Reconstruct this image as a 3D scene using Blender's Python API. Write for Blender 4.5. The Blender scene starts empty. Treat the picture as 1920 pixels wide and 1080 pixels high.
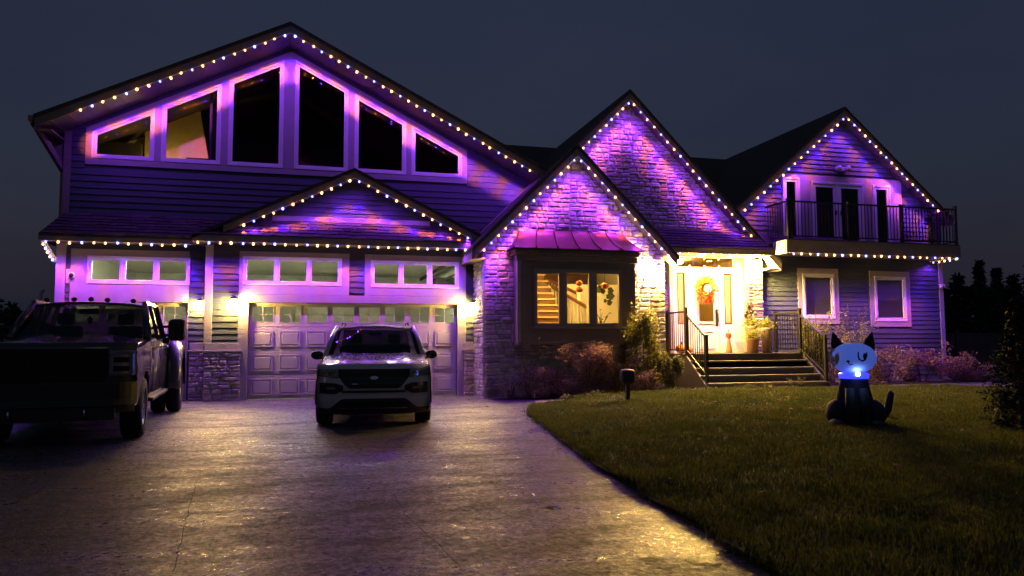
import bpy, bmesh, math, random
from mathutils import Vector, Matrix, noise
import numpy as np
R = math.radians
random.seed(7)
rng = np.random.default_rng(7)
scene = bpy.context.scene
COL = scene.collection

# ------------------------------------------------------------------ camera
CAM_D, CAM_H = 19.5, 1.437
FPX, YAW, PIT, ROL = 1387.0, R(15.0), R(4.1), R(-0.2)
fwd = Vector((math.sin(YAW)*math.cos(PIT), math.cos(YAW)*math.cos(PIT), math.sin(PIT)))
_r = Vector((math.cos(YAW), -math.sin(YAW), 0)); _u = _r.cross(fwd)
rgt = math.cos(ROL)*_r + math.sin(ROL)*_u
upv = -math.sin(ROL)*_r + math.cos(ROL)*_u
CAM = Vector((0, -CAM_D, CAM_H))
cam_data = bpy.data.cameras.new('camera')
cam = bpy.data.objects.new('camera', cam_data); COL.objects.link(cam)
cam_data.sensor_width = 36.0; cam_data.lens = 36.0*FPX/1920.0
cam_data.clip_end = 3000; cam_data.clip_start = 0.05
cam.matrix_world = Matrix(((rgt.x, upv.x, -fwd.x, CAM.x), (rgt.y, upv.y, -fwd.y, CAM.y), (rgt.z, upv.z, -fwd.z, CAM.z), (0, 0, 0, 1)))
scene.camera = cam

def ray(px, py): return fwd + rgt*((px-960)/FPX) - upv*((py-540)/FPX)
def W(px, py, Y):
    """photo pixel -> (x, z) on the vertical plane at depth Y"""
    d = ray(px, py); p = CAM + d*((Y+CAM_D)/d.y); return (p.x, p.z)
def V3(px, py, Y):
    x, z = W(px, py, Y); return Vector((x, Y, z))
def drive_z(Y): return 0.0 if Y > -8 else max(-0.3, -0.016*(-8-Y))
def G(px, py, zf=None):
    """photo pixel -> point on the ground"""
    d = ray(px, py); z = 0.0
    for _ in range(12):
        p = CAM + d*((z-CAM_H)/d.z); z = zf(p.x, p.y) if zf else drive_z(p.y)
    return Vector((p.x, p.y, z))

# ------------------------------------------------------------------ world, sun, exposure
world = bpy.data.worlds.new('World'); scene.world = world; world.use_nodes = True
wn = world.node_tree.nodes; wl = world.node_tree.links
bg = wn['Background']
sky = wn.new('ShaderNodeTexSky'); sky.sky_type = 'NISHITA'; sky.sun_disc = False
sky.sun_elevation = R(-1.2); sky.sun_rotation = R(195); sky.altitude = 0; sky.air_density = 1.0; sky.dust_density = 2.2; sky.ozone_density = 3.0
hs = wn.new('ShaderNodeHueSaturation'); hs.inputs['Saturation'].default_value = 0.85
wl.new(sky.outputs[0], hs.inputs['Color']); glow = wn.new('ShaderNodeMix'); glow.data_type = 'RGBA'; glow.blend_type = 'MIX'; glow.inputs[0].default_value = .62
glow.inputs[7].default_value = (.088,.098,.165,1)      # even sky glow of an overcast night
cn = wn.new('ShaderNodeTexNoise'); cn.inputs['Scale'].default_value = 2.2; cn.inputs['Detail'].default_value = 5; cn.inputs['Roughness'].default_value = .55
cm = wn.new('ShaderNodeMapping'); cm.inputs['Scale'].default_value = (1,1,2.6); ct = wn.new('ShaderNodeTexCoord'); wl.new(ct.outputs['Generated'], cm.inputs[0]); wl.new(cm.outputs[0], cn.inputs['Vector'])
cr_ = wn.new('ShaderNodeValToRGB'); cr_.color_ramp.elements[0].position = .3; cr_.color_ramp.elements[1].position = .72      # thin night cloud
cr_.color_ramp.elements[0].color = (.060,.072,.135,1); cr_.color_ramp.elements[1].color = (.098,.108,.182,1); wl.new(cn.outputs['Fac'], cr_.inputs[0]); wl.new(cr_.outputs[0], glow.inputs[7])
wl.new(hs.outputs[0], glow.inputs[6]); wl.new(glow.outputs[2], bg.inputs['Color'])
bg.inputs['Strength'].default_value = 0.085
sun_d = bpy.data.lights.new('dusk_sun', 'SUN'); sun_d.energy = 0.010; sun_d.angle = R(20); sun_d.color = (1.0, 0.9, 0.82)
sun = bpy.data.objects.new('dusk_sun', sun_d); COL.objects.link(sun)
sun.rotation_euler = (R(52), 0, R(8))
vs = scene.view_settings; vs.view_transform = 'Standard'; vs.look = 'None'; vs.exposure = 1.6; vs.gamma = 1.0; vs.use_curve_mapping = False
scene.render.engine = 'CYCLES'
cy = scene.cycles
cy.use_light_tree = True; cy.use_denoising = True; cy.max_bounces = 6; cy.diffuse_bounces = 2; cy.glossy_bounces = 3
cy.transparent_max_bounces = 12; cy.sample_clamp_indirect = 3.0; cy.sample_clamp_direct = 0; cy.caustics_reflective = False; cy.caustics_refractive = False

# ------------------------------------------------------------------ mesh helpers
class MB:
    def __init__(s): s.v = []; s.f = []
    def add(s, vs, fs):
        n = len(s.v); s.v += [tuple(p) for p in vs]; s.f += [tuple(i+n for i in f) for f in fs]; return s
    def box(s, x0, x1, y0, y1, z0, z1):
        return s.add([(x0,y0,z0),(x1,y0,z0),(x1,y1,z0),(x0,y1,z0),(x0,y0,z1),(x1,y0,z1),(x1,y1,z1),(x0,y1,z1)],
                     [(0,3,2,1),(4,5,6,7),(0,1,5,4),(1,2,6,5),(2,3,7,6),(3,0,4,7)])
    def prism(s, poly, y0, y1):
        """polygon in x,z extruded along y"""
        n = len(poly)
        a = sum(poly[i][0]*poly[(i+1)%n][1]-poly[(i+1)%n][0]*poly[i][1] for i in range(n))
        if a < 0: poly = poly[::-1]
        vs = [(x,y0,z) for x,z in poly]+[(x,y1,z) for x,z in poly]
        fs = [tuple(range(n)), tuple(range(2*n-1, n-1, -1))]+[(i, i+n, (i+1)%n+n, (i+1)%n) for i in range(n)]
        return s.add(vs, fs)
    def slab(s, a, b, c, d, th):
        """quad a,b,c,d (top surface) with thickness th downward"""
        q = [Vector(p) for p in (a,b,c,d)]
        lo = [p-Vector((0,0,th)) for p in q]
        return s.add(q+lo, [(0,1,2,3),(7,6,5,4)]+[(i,i+4,(i+1)%4+4,(i+1)%4) for i in range(4)])
    def bar(s, p, q, w, h=None, up=(0,0,1)):
        """rectangular bar from p to q"""
        h = h or w; p, q = Vector(p), Vector(q); d = (q-p).normalized(); up = Vector(up)
        if abs(d.dot(up)) > .98: up = Vector((0,1,0))
        sx = d.cross(up).normalized()*w/2; sy = sx.cross(d).normalized()*h/2
        vs = [e+a*sx+b*sy for e in (p,q) for a,b in ((-1,-1),(1,-1),(1,1),(-1,1))]
        return s.add(vs, [(0,1,2,3),(7,6,5,4),(0,4,5,1),(1,5,6,2),(2,6,7,3),(3,7,4,0)])
    def tube(s, pts, r, n=8, cap=True):
        pts = [Vector(p) for p in pts]; rr = r if isinstance(r,(list,tuple)) else [r]*len(pts)
        base = len(s.v); ref = None
        for i, p in enumerate(pts):
            d = (pts[min(i+1,len(pts)-1)]-pts[max(i-1,0)]).normalized()
            if ref is None:
                ref = d.orthogonal().normalized()
            ref = (ref - d*ref.dot(d)).normalized(); b = d.cross(ref)
            for k in range(n):
                a = 2*math.pi*k/n; s.v.append(tuple(p+(ref*math.cos(a)+b*math.sin(a))*rr[i]))
        for i in range(len(pts)-1):
            for k in range(n):
                s.f.append((base+i*n+k, base+i*n+(k+1)%n, base+(i+1)*n+(k+1)%n, base+(i+1)*n+k))
        if cap:
            s.f.append(tuple(base+k for k in range(n))[::-1]); s.f.append(tuple(base+(len(pts)-1)*n+k for k in range(n)))
        return s
    def lathe(s, prof, n=16, c=(0,0,0), axis='z'):
        """profile of (radius, height)"""
        base = len(s.v)
        for r, h in prof:
            for k in range(n):
                a = 2*math.pi*k/n; x, y = r*math.cos(a), r*math.sin(a)
                p = (x,y,h) if axis=='z' else ((x,h,y) if axis=='y' else (h,x,y))
                s.v.append((p[0]+c[0],p[1]+c[1],p[2]+c[2]))
        for i in range(len(prof)-1):
            for k in range(n):
                q = (base+i*n+k, base+i*n+(k+1)%n, base+(i+1)*n+(k+1)%n, base+(i+1)*n+k)
                s.f.append(q if axis!='y' else q[::-1])
        return s
    def surf(s, fn, u0, u1, v0, v1, nu, nv, flip=False):
        base = len(s.v)
        for j in range(nv+1):
            for i in range(nu+1):
                s.v.append(tuple(fn(u0+(u1-u0)*i/nu, v0+(v1-v0)*j/nv)))
        for j in range(nv):
            for i in range(nu):
                a = base+j*(nu+1)+i; q = (a,a+1,a+nu+2,a+nu+1); s.f.append(q[::-1] if flip else q)
        return s
    def ball(s, c, rad, nu=12, nv=8, sx=1, sy=1, sz=1):
        return s.surf(lambda u,v: (c[0]+rad*sx*math.cos(u)*math.cos(v), c[1]+rad*sy*math.sin(u)*math.cos(v), c[2]+rad*sz*math.sin(v)), 0, 2*math.pi, -math.pi/2, math.pi/2, nu, nv)
    def mesh(s, name):
        me = bpy.data.meshes.new(name); me.from_pydata(s.v, [], s.f); me.update(); return me
    def build(s, name, mat, parent=None, smooth=False, bevel=0, weld=False, solid=0, fix=True):
        me = s.mesh(name)
        if weld or fix:
            bm = bmesh.new(); bm.from_mesh(me)
            if weld: bmesh.ops.remove_doubles(bm, verts=bm.verts, dist=weld if weld is not True else 1e-4)
            if fix: bmesh.ops.recalc_face_normals(bm, faces=bm.faces)
            bm.to_mesh(me); bm.free()
        return link(name, me, mat, parent, smooth, bevel, solid)

def link(name, me, mat, parent=None, smooth=False, bevel=0, solid=0):
    o = bpy.data.objects.new(name, me); COL.objects.link(o)
    if mat is not None and not me.materials: me.materials.append(mat)
    if parent is not None: o.parent = parent
    if smooth:
        me.polygons.foreach_set('use_smooth', [True]*len(me.polygons))
    if solid:
        m = o.modifiers.new('solid', 'SOLIDIFY'); m.thickness = solid; m.offset = -1
    if bevel:
        m = o.modifiers.new('bevel', 'BEVEL'); m.width = bevel; m.segments = 2; m.limit_method = 'ANGLE'
    return o
def empty(name, loc=(0,0,0), rz=0):
    o = bpy.data.objects.new(name, None); COL.objects.link(o); o.location = loc; o.rotation_euler = (0,0,rz)
    o.empty_display_size = .2; return o
def tag(o, label, cat, group=None, kind=None):
    o['label'] = label; o['category'] = cat
    if group: o['group'] = group
    if kind: o['kind'] = kind
    return o
def structure(o, label=None):
    o['kind'] = 'structure'
    if label: o['label'] = label
    return o

# ------------------------------------------------------------------ materials
MATS = {}
def mat(name, col, rough=.6, metal=0, spec=.5, var=0, vscale=3, bump=0, bscale=40, coat=0, col2=None, isl=0, emit=None, estr=0, stretch=None, trans=0):
    """principled material: noise colour variation, random tint per piece, fine bump"""
    if name in MATS: return MATS[name]
    m = bpy.data.materials.new(name); m.use_nodes = True; nt = m.node_tree; N = nt.nodes; L = nt.links
    b = N['Principled BSDF']; b.inputs['Roughness'].default_value = rough; b.inputs['Metallic'].default_value = metal
    b.inputs['Specular IOR Level'].default_value = spec; b.inputs['Coat Weight'].default_value = coat; b.inputs['Coat Roughness'].default_value = .05
    c = (*col, 1); b.inputs['Base Color'].default_value = c
    tc = N.new('ShaderNodeTexCoord'); src = tc.outputs['Object']
    if stretch:
        mp = N.new('ShaderNodeMapping'); mp.inputs['Scale'].default_value = stretch; L.new(src, mp.inputs[0]); src = mp.outputs[0]
    out = None
    if var or col2:
        n1 = N.new('ShaderNodeTexNoise'); n1.inputs['Scale'].default_value = vscale; n1.inputs['Detail'].default_value = 6; n1.inputs['Roughness'].default_value = .65; L.new(src, n1.inputs['Vector'])
        ramp = N.new('ShaderNodeValToRGB'); ramp.color_ramp.elements[0].position = .3; ramp.color_ramp.elements[1].position = .7
        k = var or .25
        ramp.color_ramp.elements[0].color = tuple(x*(1-k) for x in col)+(1,)
        ramp.color_ramp.elements[1].color = (tuple(col2) if col2 else tuple(min(1, x*(1+k)) for x in col))+(1,)
        L.new(n1.outputs['Fac'], ramp.inputs['Fac']); out = ramp.outputs['Color']
    if isl:
        geo = N.new('ShaderNodeNewGeometry'); oi = N.new('ShaderNodeObjectInfo')
        ad = N.new('ShaderNodeMath'); ad.operation = 'ADD'; L.new(geo.outputs['Random Per Island'], ad.inputs[0]); L.new(oi.outputs['Random'], ad.inputs[1])
        fr = N.new('ShaderNodeMath'); fr.operation = 'FRACT'; L.new(ad.outputs[0], fr.inputs[0])
        mr = N.new('ShaderNodeMapRange'); mr.inputs['To Min'].default_value = 1-isl; mr.inputs['To Max'].default_value = 1+isl; L.new(fr.outputs[0], mr.inputs[0])
        hsv = N.new('ShaderNodeHueSaturation'); L.new(mr.outputs[0], hsv.inputs['Value']); hsv.inputs['Color'].default_value = c
        if out is not None: L.new(out, hsv.inputs['Color'])
        out = hsv.outputs['Color']
    if out is not None: L.new(out, b.inputs['Base Color'])
    if bump:
        n2 = N.new('ShaderNodeTexNoise'); n2.inputs['Scale'].default_value = bscale; n2.inputs['Detail'].default_value = 5; L.new(src, n2.inputs['Vector'])
        bp = N.new('ShaderNodeBump'); bp.inputs['Strength'].default_value = bump; bp.inputs['Distance'].default_value = .02; L.new(n2.outputs['Fac'], bp.inputs['Height']); L.new(bp.outputs[0], b.inputs['Normal'])
    if emit:
        b.inputs['Emission Color'].default_value = (*emit,1); b.inputs['Emission Strength'].default_value = estr
    if trans:   # thin leaf: light passes through
        tr = N.new('ShaderNodeBsdfTranslucent'); ms = N.new('ShaderNodeMixShader'); ms.inputs[0].default_value = trans
        tr.inputs['Color'].default_value = c
        if out is not None: L.new(out, tr.inputs['Color'])
        L.new(b.outputs[0], ms.inputs[1]); L.new(tr.outputs[0], ms.inputs[2]); L.new(ms.outputs[0], N['Material Output'].inputs['Surface'])
    MATS[name] = m; return m
def glass(name, tint=(1,1,1), refl=1.0, rough=.02):
    if name in MATS: return MATS[name]
    m = bpy.data.materials.new(name); m.use_nodes = True; nt = m.node_tree; N = nt.nodes; L = nt.links
    N.remove(N['Principled BSDF']); out = N['Material Output']
    t = N.new('ShaderNodeBsdfTransparent'); t.inputs['Color'].default_value = (*tint,1)
    g = N.new('ShaderNodeBsdfGlossy'); g.inputs['Roughness'].default_value = rough
    f = N.new('ShaderNodeFresnel'); f.inputs['IOR'].default_value = 1.5
    mx = N.new('ShaderNodeMath'); mx.operation = 'MULTIPLY'; mx.inputs[1].default_value = refl; L.new(f.outputs[0], mx.inputs[0])
    ms = N.new('ShaderNodeMixShader'); L.new(mx.outputs[0], ms.inputs[0]); L.new(t.outputs[0], ms.inputs[1]); L.new(g.outputs[0], ms.inputs[2]); L.new(ms.outputs[0], out.inputs['Surface'])
    MATS[name] = m; return m

m_siding = mat('siding', (.052,.068,.086), .55, var=.18, vscale=6, bump=.25, bscale=60, isl=.10, stretch=(.3,1,3))
m_trim = mat('trim', (.36,.33,.31), .55, var=.08, vscale=4, bump=.1, bscale=80)
m_white = mat('white_vinyl', (.74,.73,.71), .4, var=.05, vscale=3)
m_fascia = mat('fascia', (.21,.175,.155), .5, var=.15, vscale=3)
m_soffit = mat('soffit', (.14,.125,.115), .55, var=.1, vscale=4)
m_roof = mat('shingle', (.06,.053,.05), .85, var=.35, vscale=7, bump=.6, bscale=60, isl=.35)
m_mortar = mat('mortar', (.10,.09,.08), .9, var=.2, vscale=10, bump=.5, bscale=60)
m_stone = mat('ledgestone', (.42,.385,.345), .8, var=.22, vscale=5, bump=.35, bscale=22, isl=.24)
m_cap = mat('stone_cap', (.33,.30,.27), .7, var=.15, vscale=5, bump=.3)
m_gdoor = mat('garage_door', (.50,.46,.44), .45, var=.05, vscale=3)
m_copper = mat('copper', (.17,.075,.05), .38, metal=1.0, var=.2, vscale=3, bump=.08, bscale=6)
m_bay = mat('bay_panel', (.22,.17,.145), .55, var=.1, vscale=4)
m_black = mat('black_metal', (.018,.017,.016), .4)
m_deck = mat('deck', (.06,.05,.045), .6, var=.2, vscale=5, bump=.2)
m_pane = glass('window_glass', (.93,.95,.95), .9)
m_loftpane = glass('loft_glass', (.9,.92,.92), .06)
m_darkpane = glass('dusk_glass', (.55,.55,.55), 1.0)
m_room = mat('room_wall', (.62,.56,.44), .8, var=.06)
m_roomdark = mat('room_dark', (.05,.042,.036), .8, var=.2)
m_garwall = mat('garage_wall', (.62,.63,.56), .8, var=.05)
m_wood = mat('wood', (.13,.055,.022), .45, var=.3, vscale=5, stretch=(1,1,6))
# ------------------------------------------------------------------ wall builders
def xs_at(poly, z):
    xs = []
    n = len(poly)
    for i in range(n):
        (x0,z0),(x1,z1) = poly[i], poly[(i+1)%n]
        if (z0-z)*(z1-z) <= 0 and z0 != z1: xs.append(x0+(x1-x0)*(z-z0)/(z1-z0))
    return (min(xs), max(xs)) if len(xs) > 1 else None
def rect(x0, z0, x1, z1): return [(x0,z0),(x1,z0),(x1,z1),(x0,z1)]
def strips(poly, holes, breaks, tol=1e-4, need=.0):
    """trapezoids (xl0,xr0,xl1,xr1,z0,z1) of a convex polygon less convex holes"""
    out = []
    for za, zb in zip(breaks[:-1], breaks[1:]):
        a, b = xs_at(poly, za+tol), xs_at(poly, zb-tol)
        if a is None: continue
        if b is None:
            zt = max(p[1] for p in poly); zb2 = min(zb, zt)
            b = xs_at(poly, zb2-tol)
            if b is None: continue
            zb = zb2
        segs = [(a[0],a[1],b[0],b[1])]
        for h in holes:
            h0, h1 = min(p[1] for p in h), max(p[1] for p in h)
            ov = min(zb,h1)-max(za,h0)
            if ov <= max(need*(zb-za), 1e-3): continue
            ca = xs_at(h, min(max(za,h0)+tol,h1-tol)); cb = xs_at(h, max(min(zb,h1)-tol,h0+tol))
            new = []
            for (l0,r0,l1,r1) in segs:
                if ca[1] <= l0 or ca[0] >= r0: new.append((l0,r0,l1,r1)); continue
                if ca[0] > l0+.004 or cb[0] > l1+.004: new.append((l0,max(ca[0],l0),l1,max(cb[0],l1)))
                if ca[1] < r0-.004 or cb[1] < r1-.004: new.append((min(ca[1],r0),r0,min(cb[1],r1),r1))
            segs = new
        for (l0,r0,l1,r1) in segs:
            if max(r0-l0, r1-l1) > .01: out.append((l0,r0,l1,r1,za,zb))
    return out
def backing(poly, holes):
    zs = sorted({round(p[1],4) for p in poly} | {round(p[1],4) for h in holes for p in h})
    zs = [z for z in zs if min(p[1] for p in poly)-1e-6 <= z <= max(p[1] for p in poly)+1e-6]
    return strips(poly, holes, zs)
def wall_part(name, poly, holes, Y, material, parent, th=.10):
    mb = MB()
    for (l0,r0,l1,r1,za,zb) in backing(poly, holes):
        mb.prism([(l0,za),(r0,za),(r1,zb),(l1,zb)], Y, Y+th)
    return mb.build(name, material, parent)
def sided_wall(poly, holes, Y, parent, expo=.135, bholes=None):
    w = wall_part('siding_wall', poly, holes, Y, m_siding, parent)
    z0, z1 = min(p[1] for p in poly), max(p[1] for p in poly)
    n = max(1, round((z1-z0)/expo)); br = [z0+(z1-z0)*i/n for i in range(n+1)]
    for (l0,r0,l1,r1,za,zb) in strips(poly, bholes or holes, br, need=.35):
        zt = zb+.01
        vs = [(l0,Y-.031,za),(r0,Y-.031,za),(r0,Y+.02,za),(l0,Y+.02,za),(l1,Y-.004,zt),(r1,Y-.004,zt),(r1,Y+.02,zt),(l1,Y+.02,zt)]
        MB().add(vs,[(0,3,2,1),(4,5,6,7),(0,1,5,4),(1,2,6,5),(2,3,7,6),(3,0,4,7)]).build('siding_board', m_siding, w)
    return w

# stones: a dozen chipped block shapes shared by all
def stone_mesh(k):
    rnd = random.Random(100+k); mb = MB(); nx, nz = 5, 4
    def fn(u, v):
        ex = min(u, 1-u); ez = min(v, 1-v)
        y = -.5-.5*min(1, ex/.12)*min(1, ez/.16)**.8 + .16*noise.noise(Vector((u*2.3+k*7, v*2.1, k)))
        return (u-.5+(.018*rnd.uniform(-1,1) if 0<u<1 else 0), y, v-.5+(.05*rnd.uniform(-1,1)))
    mb.surf(fn, 0, 1, 0, 1, nx, nz)
    n = len(mb.v); ring = [0,nx,(nz+1)*(nx+1)-1,nz*(nx+1)]
    mb.add([(-.5,.5,-.5),(.5,.5,-.5),(.5,.5,.5),(-.5,.5,.5)], [])
    edge = list(range(0,nx+1)); mb.f.append(tuple(edge[::-1])+(n,n+1))
    top = list(range(nz*(nx+1),(nz+1)*(nx+1))); mb.f.append(tuple(top)+(n+2,n+3))
    lf = [j*(nx+1) for j in range(nz+1)]; mb.f.append(tuple(lf)+(n+3,n))
    rt = [j*(nx+1)+nx for j in range(nz+1)]; mb.f.append(tuple(rt[::-1])+(n+1,n+2))
    me = mb.mesh('stone'); me.materials.append(m_stone)
    return me
STONES = [stone_mesh(k) for k in range(14)]
stone_list = []   # (area weight, wall, x0,x1,z0,z1,Y, kind)
def ashlar(x0, z0, x1, z1, rnd, out, hmax=.165, wmax=.42):
    w, h = x1-x0, z1-z0
    if h > hmax*1.0 and (h > .34 or w < wmax*1.4 or rnd.random() < .75):
        if h > .5:
            t = z0+h*rnd.uniform(.35,.65)
        else:
            t = z0+h*rnd.uniform(.33,.67)
        if t-z0 > .05 and z1-t > .05:
            ashlar(x0,z0,x1,t,rnd,out,hmax,wmax); ashlar(x0,t,x1,z1,rnd,out,hmax,wmax); return
    lim = rnd.uniform(.20, wmax) if h < .12 else rnd.uniform(.18,.36)
    if w > lim*1.25:
        t = x0+w*rnd.uniform(.3,.7)
        ashlar(x0,z0,t,z1,rnd,out,hmax,wmax); ashlar(t,z0,x1,z1,rnd,out,hmax,wmax); return
    out.append((x0,z0,x1,z1))
def stone_wall(poly, holes, Y, parent, seed, weight=1.0):
    w = wall_part('stone_wall', poly, holes, Y, m_mortar, parent)
    xa, xb = min(p[0] for p in poly), max(p[0] for p in poly); za, zb = min(p[1] for p in poly), max(p[1] for p in poly)
    rnd = random.Random(seed); cells = []
    nx = max(1, round((xb-xa)/1.1)); nz = max(1, round((zb-za)/.62))
    zz = [za]+[za+(zb-za)*(i+rnd.uniform(-.2,.2))/nz for i in range(1,nz)]+[zb]
    for j in range(nz):
        off = [xa]+[xa+(xb-xa)*(i+rnd.uniform(-.35,.35))/nx for i in range(1,nx)]+[xb]
        for i in range(nx): ashlar(off[i],zz[j],off[i+1],zz[j+1],rnd,cells)
    for (x0,z0,x1,z1) in cells:
        zc = (z0+z1)/2
        a, b = xs_at(poly, max(za+1e-3,z0+.02)), xs_at(poly, min(zb-1e-3,z1-.02))
        if not a or not b: continue
        x0, x1 = max(x0,a[0],b[0]), min(x1,a[1],b[1])
        parts = [(x0,x1)]
        for h in holes:
            h0, h1 = min(p[1] for p in h), max(p[1] for p in h)
            if h1 < z0+.02 or h0 > z1-.02: continue
            c0, c1 = min(p[0] for p in h), max(p[0] for p in h); new = []
            for (l,r) in parts:
                if c1 <= l or c0 >= r: new.append((l,r)); continue
                if c0-l > .06: new.append((l,c0))
                if r-c1 > .06: new.append((c1,r))
            parts = new
        for (l,r) in parts:
            if r-l > .05: stone_list.append(((r-l)*(z1-z0)*weight, w, l, r, z0, z1, Y, 0))
    return w
def stone_return(x, y0, y1, z0, z1, parent, seed, sgn):
    """stone clad side wall in the plane x"""
    mb = MB().box(x if sgn<0 else x-.1, x+.1 if sgn<0 else x, y0, y1, z0, z1)
    w = mb.build('stone_wall', m_mortar, parent); rnd = random.Random(seed); cells = []
    nz = max(1, round((z1-z0)/.55)); zz = [z0+(z1-z0)*i/nz for i in range(nz+1)]
    for j in range(nz): ashlar(y0,zz[j],y1,zz[j+1],rnd,cells)
    for (a,c,b,d) in cells: stone_list.append(((b-a)*(d-c)*.3, w, a, b, c, d, x, sgn))
    return w
def place_stones(house):
    rnd = random.Random(5); stone_list.sort(key=lambda t: -t[0])
    rest = MB()
    for i, (wt, w, l, r, z0, z1, Y, sg) in enumerate(stone_list):
        me = STONES[rnd.randrange(len(STONES))]; g = .007; dep = rnd.uniform(.035,.060)
        M = Matrix.Translation((0,0,0))
        if sg == 0: M = Matrix.Translation(((l+r)/2, Y-.012, (z0+z1)/2)) @ Matrix.Diagonal((r-l-g, dep, z1-z0-g, 1))
        else:
            rot = Matrix.Rotation(R(-90 if sg<0 else 90),4,'Z')
            M = Matrix.Translation((Y+sg*.012, (l+r)/2, (z0+z1)/2)) @ rot @ Matrix.Diagonal((r-l-g, dep, z1-z0-g, 1))
        if i < 300:
            o = bpy.data.objects.new('stone', me); COL.objects.link(o); o.parent = w; o.matrix_local = M
        else:
            rest.add([M @ v.co for v in me.vertices], [tuple(p.vertices) for p in me.polygons])
    o = rest.build('stone_cladding', m_stone, house, fix=False); o['kind'] = 'stuff'

def pane_quad(poly, Y, parent, material):
    return MB().add([(x,Y,z) for x,z in poly], [tuple(range(len(poly)))]).build('pane', material, parent, fix=False)
def inset(poly, d):
    n = len(poly); out = []
    a = sum(poly[i][0]*poly[(i+1)%n][1]-poly[(i+1)%n][0]*poly[i][1] for i in range(n)); s = 1 if a > 0 else -1
    for i in range(n):
        p0, p1, p2 = Vector(poly[i-1]), Vector(poly[i]), Vector(poly[(i+1)%n])
        d1 = (p1-p0).normalized(); d2 = (p2-p1).normalized(); n1 = Vector((-d1.y,d1.x))*s; n2 = Vector((-d2.y,d2.x))*s
        k = d/(1+n1.dot(n2)); q = p1+(n1+n2)*k; out.append((q.x,q.y))
    return out
def frame_ring(mb, outer, inner, y0, y1):
    n = len(outer)
    a = sum(outer[i][0]*outer[(i+1)%n][1]-outer[(i+1)%n][0]*outer[i][1] for i in range(n))
    if a < 0: outer, inner = outer[::-1], inner[::-1]
    vs = [(x,y0,z) for x,z in outer]+[(x,y0,z) for x,z in inner]+[(x,y1,z) for x,z in outer]+[(x,y1,z) for x,z in inner]
    fs = []
    for i in range(n):
        j = (i+1)%n
        fs += [(i,j,n+j,n+i),(2*n+i,3*n+i,3*n+j,2*n+j),(i,2*n+i,2*n+j,j),(n+i,n+j,3*n+j,3*n+i)]
    return mb.add(vs, fs)
def window(poly, Y, parent, w=.055, sash=.05, lites=None, pane=None, proud=.06, name='window', fm=None):
    """frame (part) > sash, pane (sub-parts)"""
    fm = fm or m_white
    f = frame_ring(MB(), poly, inset(poly, w), Y-proud, Y+.03).build(name, fm, parent, bevel=.006)
    for q in (lites or [inset(poly, w+.002)]):
        ins = inset(q, sash)
        frame_ring(MB(), q, ins, Y-proud+.018, Y+.02).build('sash', fm, f, bevel=.005)
        pane_quad(ins, Y-.004, f, pane or m_pane)
    return f
def trim_ring(outer, inner, Y, parent, proud=.04, material=None, name='window_trim'):
    return frame_ring(MB(), outer, inner, Y-proud, Y+.015).build(name, material or m_trim, parent, bevel=.006)
def room(name, x0, x1, y0, y1, z0, z1, material, parent, open_front=True):
    mb = MB(); vs = [(x0,y0,z0),(x1,y0,z0),(x1,y1,z0),(x0,y1,z0),(x0,y0,z1),(x1,y0,z1),(x1,y1,z1),(x0,y1,z1)]
    mb.add(vs, [(0,1,2,3),(4,7,6,5),(1,5,6,2),(2,6,7,3),(3,7,4,0)]); return mb.build(name, material, parent, fix=False)
def courses(a, b, c, d, n, parent, name='shingle_course', tab=.3):
    """shingle courses laid from eave (a left, b right) up to the top (d left, c right)"""
    a, b, c, d = map(Vector, (a,b,c,d)); nr = ((b-a).cross(d-a)).normalized()
    if nr.z < 0: nr = -nr
    rnd = random.Random(int(abs(a.x*100)+abs(a.z*10)))
    for i in range(n):
        t0, t1 = i/n, (i+1.05)/n
        l0, r0 = a.lerp(d,t0), b.lerp(c,t0); l1, r1 = a.lerp(d,min(t1,1)), b.lerp(c,min(t1,1))
        m = max(1, int((r0-l0).length/tab)); mb = MB()
        cuts = [0]+[(k+rnd.uniform(-.25,.25))/m for k in range(1,m)]+[1]
        for k in range(m):
            u0, u1 = cuts[k]+.002, cuts[k+1]-.002; h = rnd.uniform(.016,.030); dn = rnd.uniform(-.02,.015)
            dirn = (l0-l1).normalized()*dn
            q = [l0.lerp(r0,u0)+dirn, l0.lerp(r0,u1)+dirn, l1.lerp(r1,u1), l1.lerp(r1,u0)]
            lo = [q[0], q[1], q[2], q[3]]; hi = [q[0]+nr*h, q[1]+nr*h, q[2]+nr*.004, q[3]+nr*.004]
            mb.add(lo+hi, [(0,3,2,1),(4,5,6,7),(0,1,5,4),(1,2,6,5),(3,0,4,7)])
        mb.build(name, m_roof, parent)

# ------------------------------------------------------------------ the house
house = empty('house')
tag(house, 'large two storey house with stone gables, dark siding and lit roof edges', 'house')
YD, YL, YU, YF, YB, YT, YR = 0.0, .4, .75, -1.1, -1.6, 0.0, .3

# --- garage, upper gable wall
YRK = -.35
SL = .5; UX, UZ = W(545,40,YRK)       # slope, ridge x and z of the big garage roof
def big_z(x): return UZ-SL*abs(x-UX)
uw_l, uw_r = -6.0, 6.25
upoly = [(uw_l,4.45),(4.5,4.45),(6.2,6.12),(6.2,big_z(6.2)-.2),(UX,big_z(UX)-.2),(uw_l,big_z(uw_l)-.2)]
tp = [W(160,305,YU), W(875,348,YU), W(875,291,YU), W(541,99,YU), W(160,241,YU)]
zs_l = (tp[0][1]+tp[1][1])/2
tp = [(tp[0][0],zs_l),(tp[1][0],zs_l),(tp[1][0],big_z(tp[1][0])-.38),(UX,big_z(UX)-.38),(tp[0][0],big_z(tp[0][0])-.38)]
upoly_holes = [tp]
sided_wall(upoly, [tp], YU, house, expo=.165)
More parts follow.
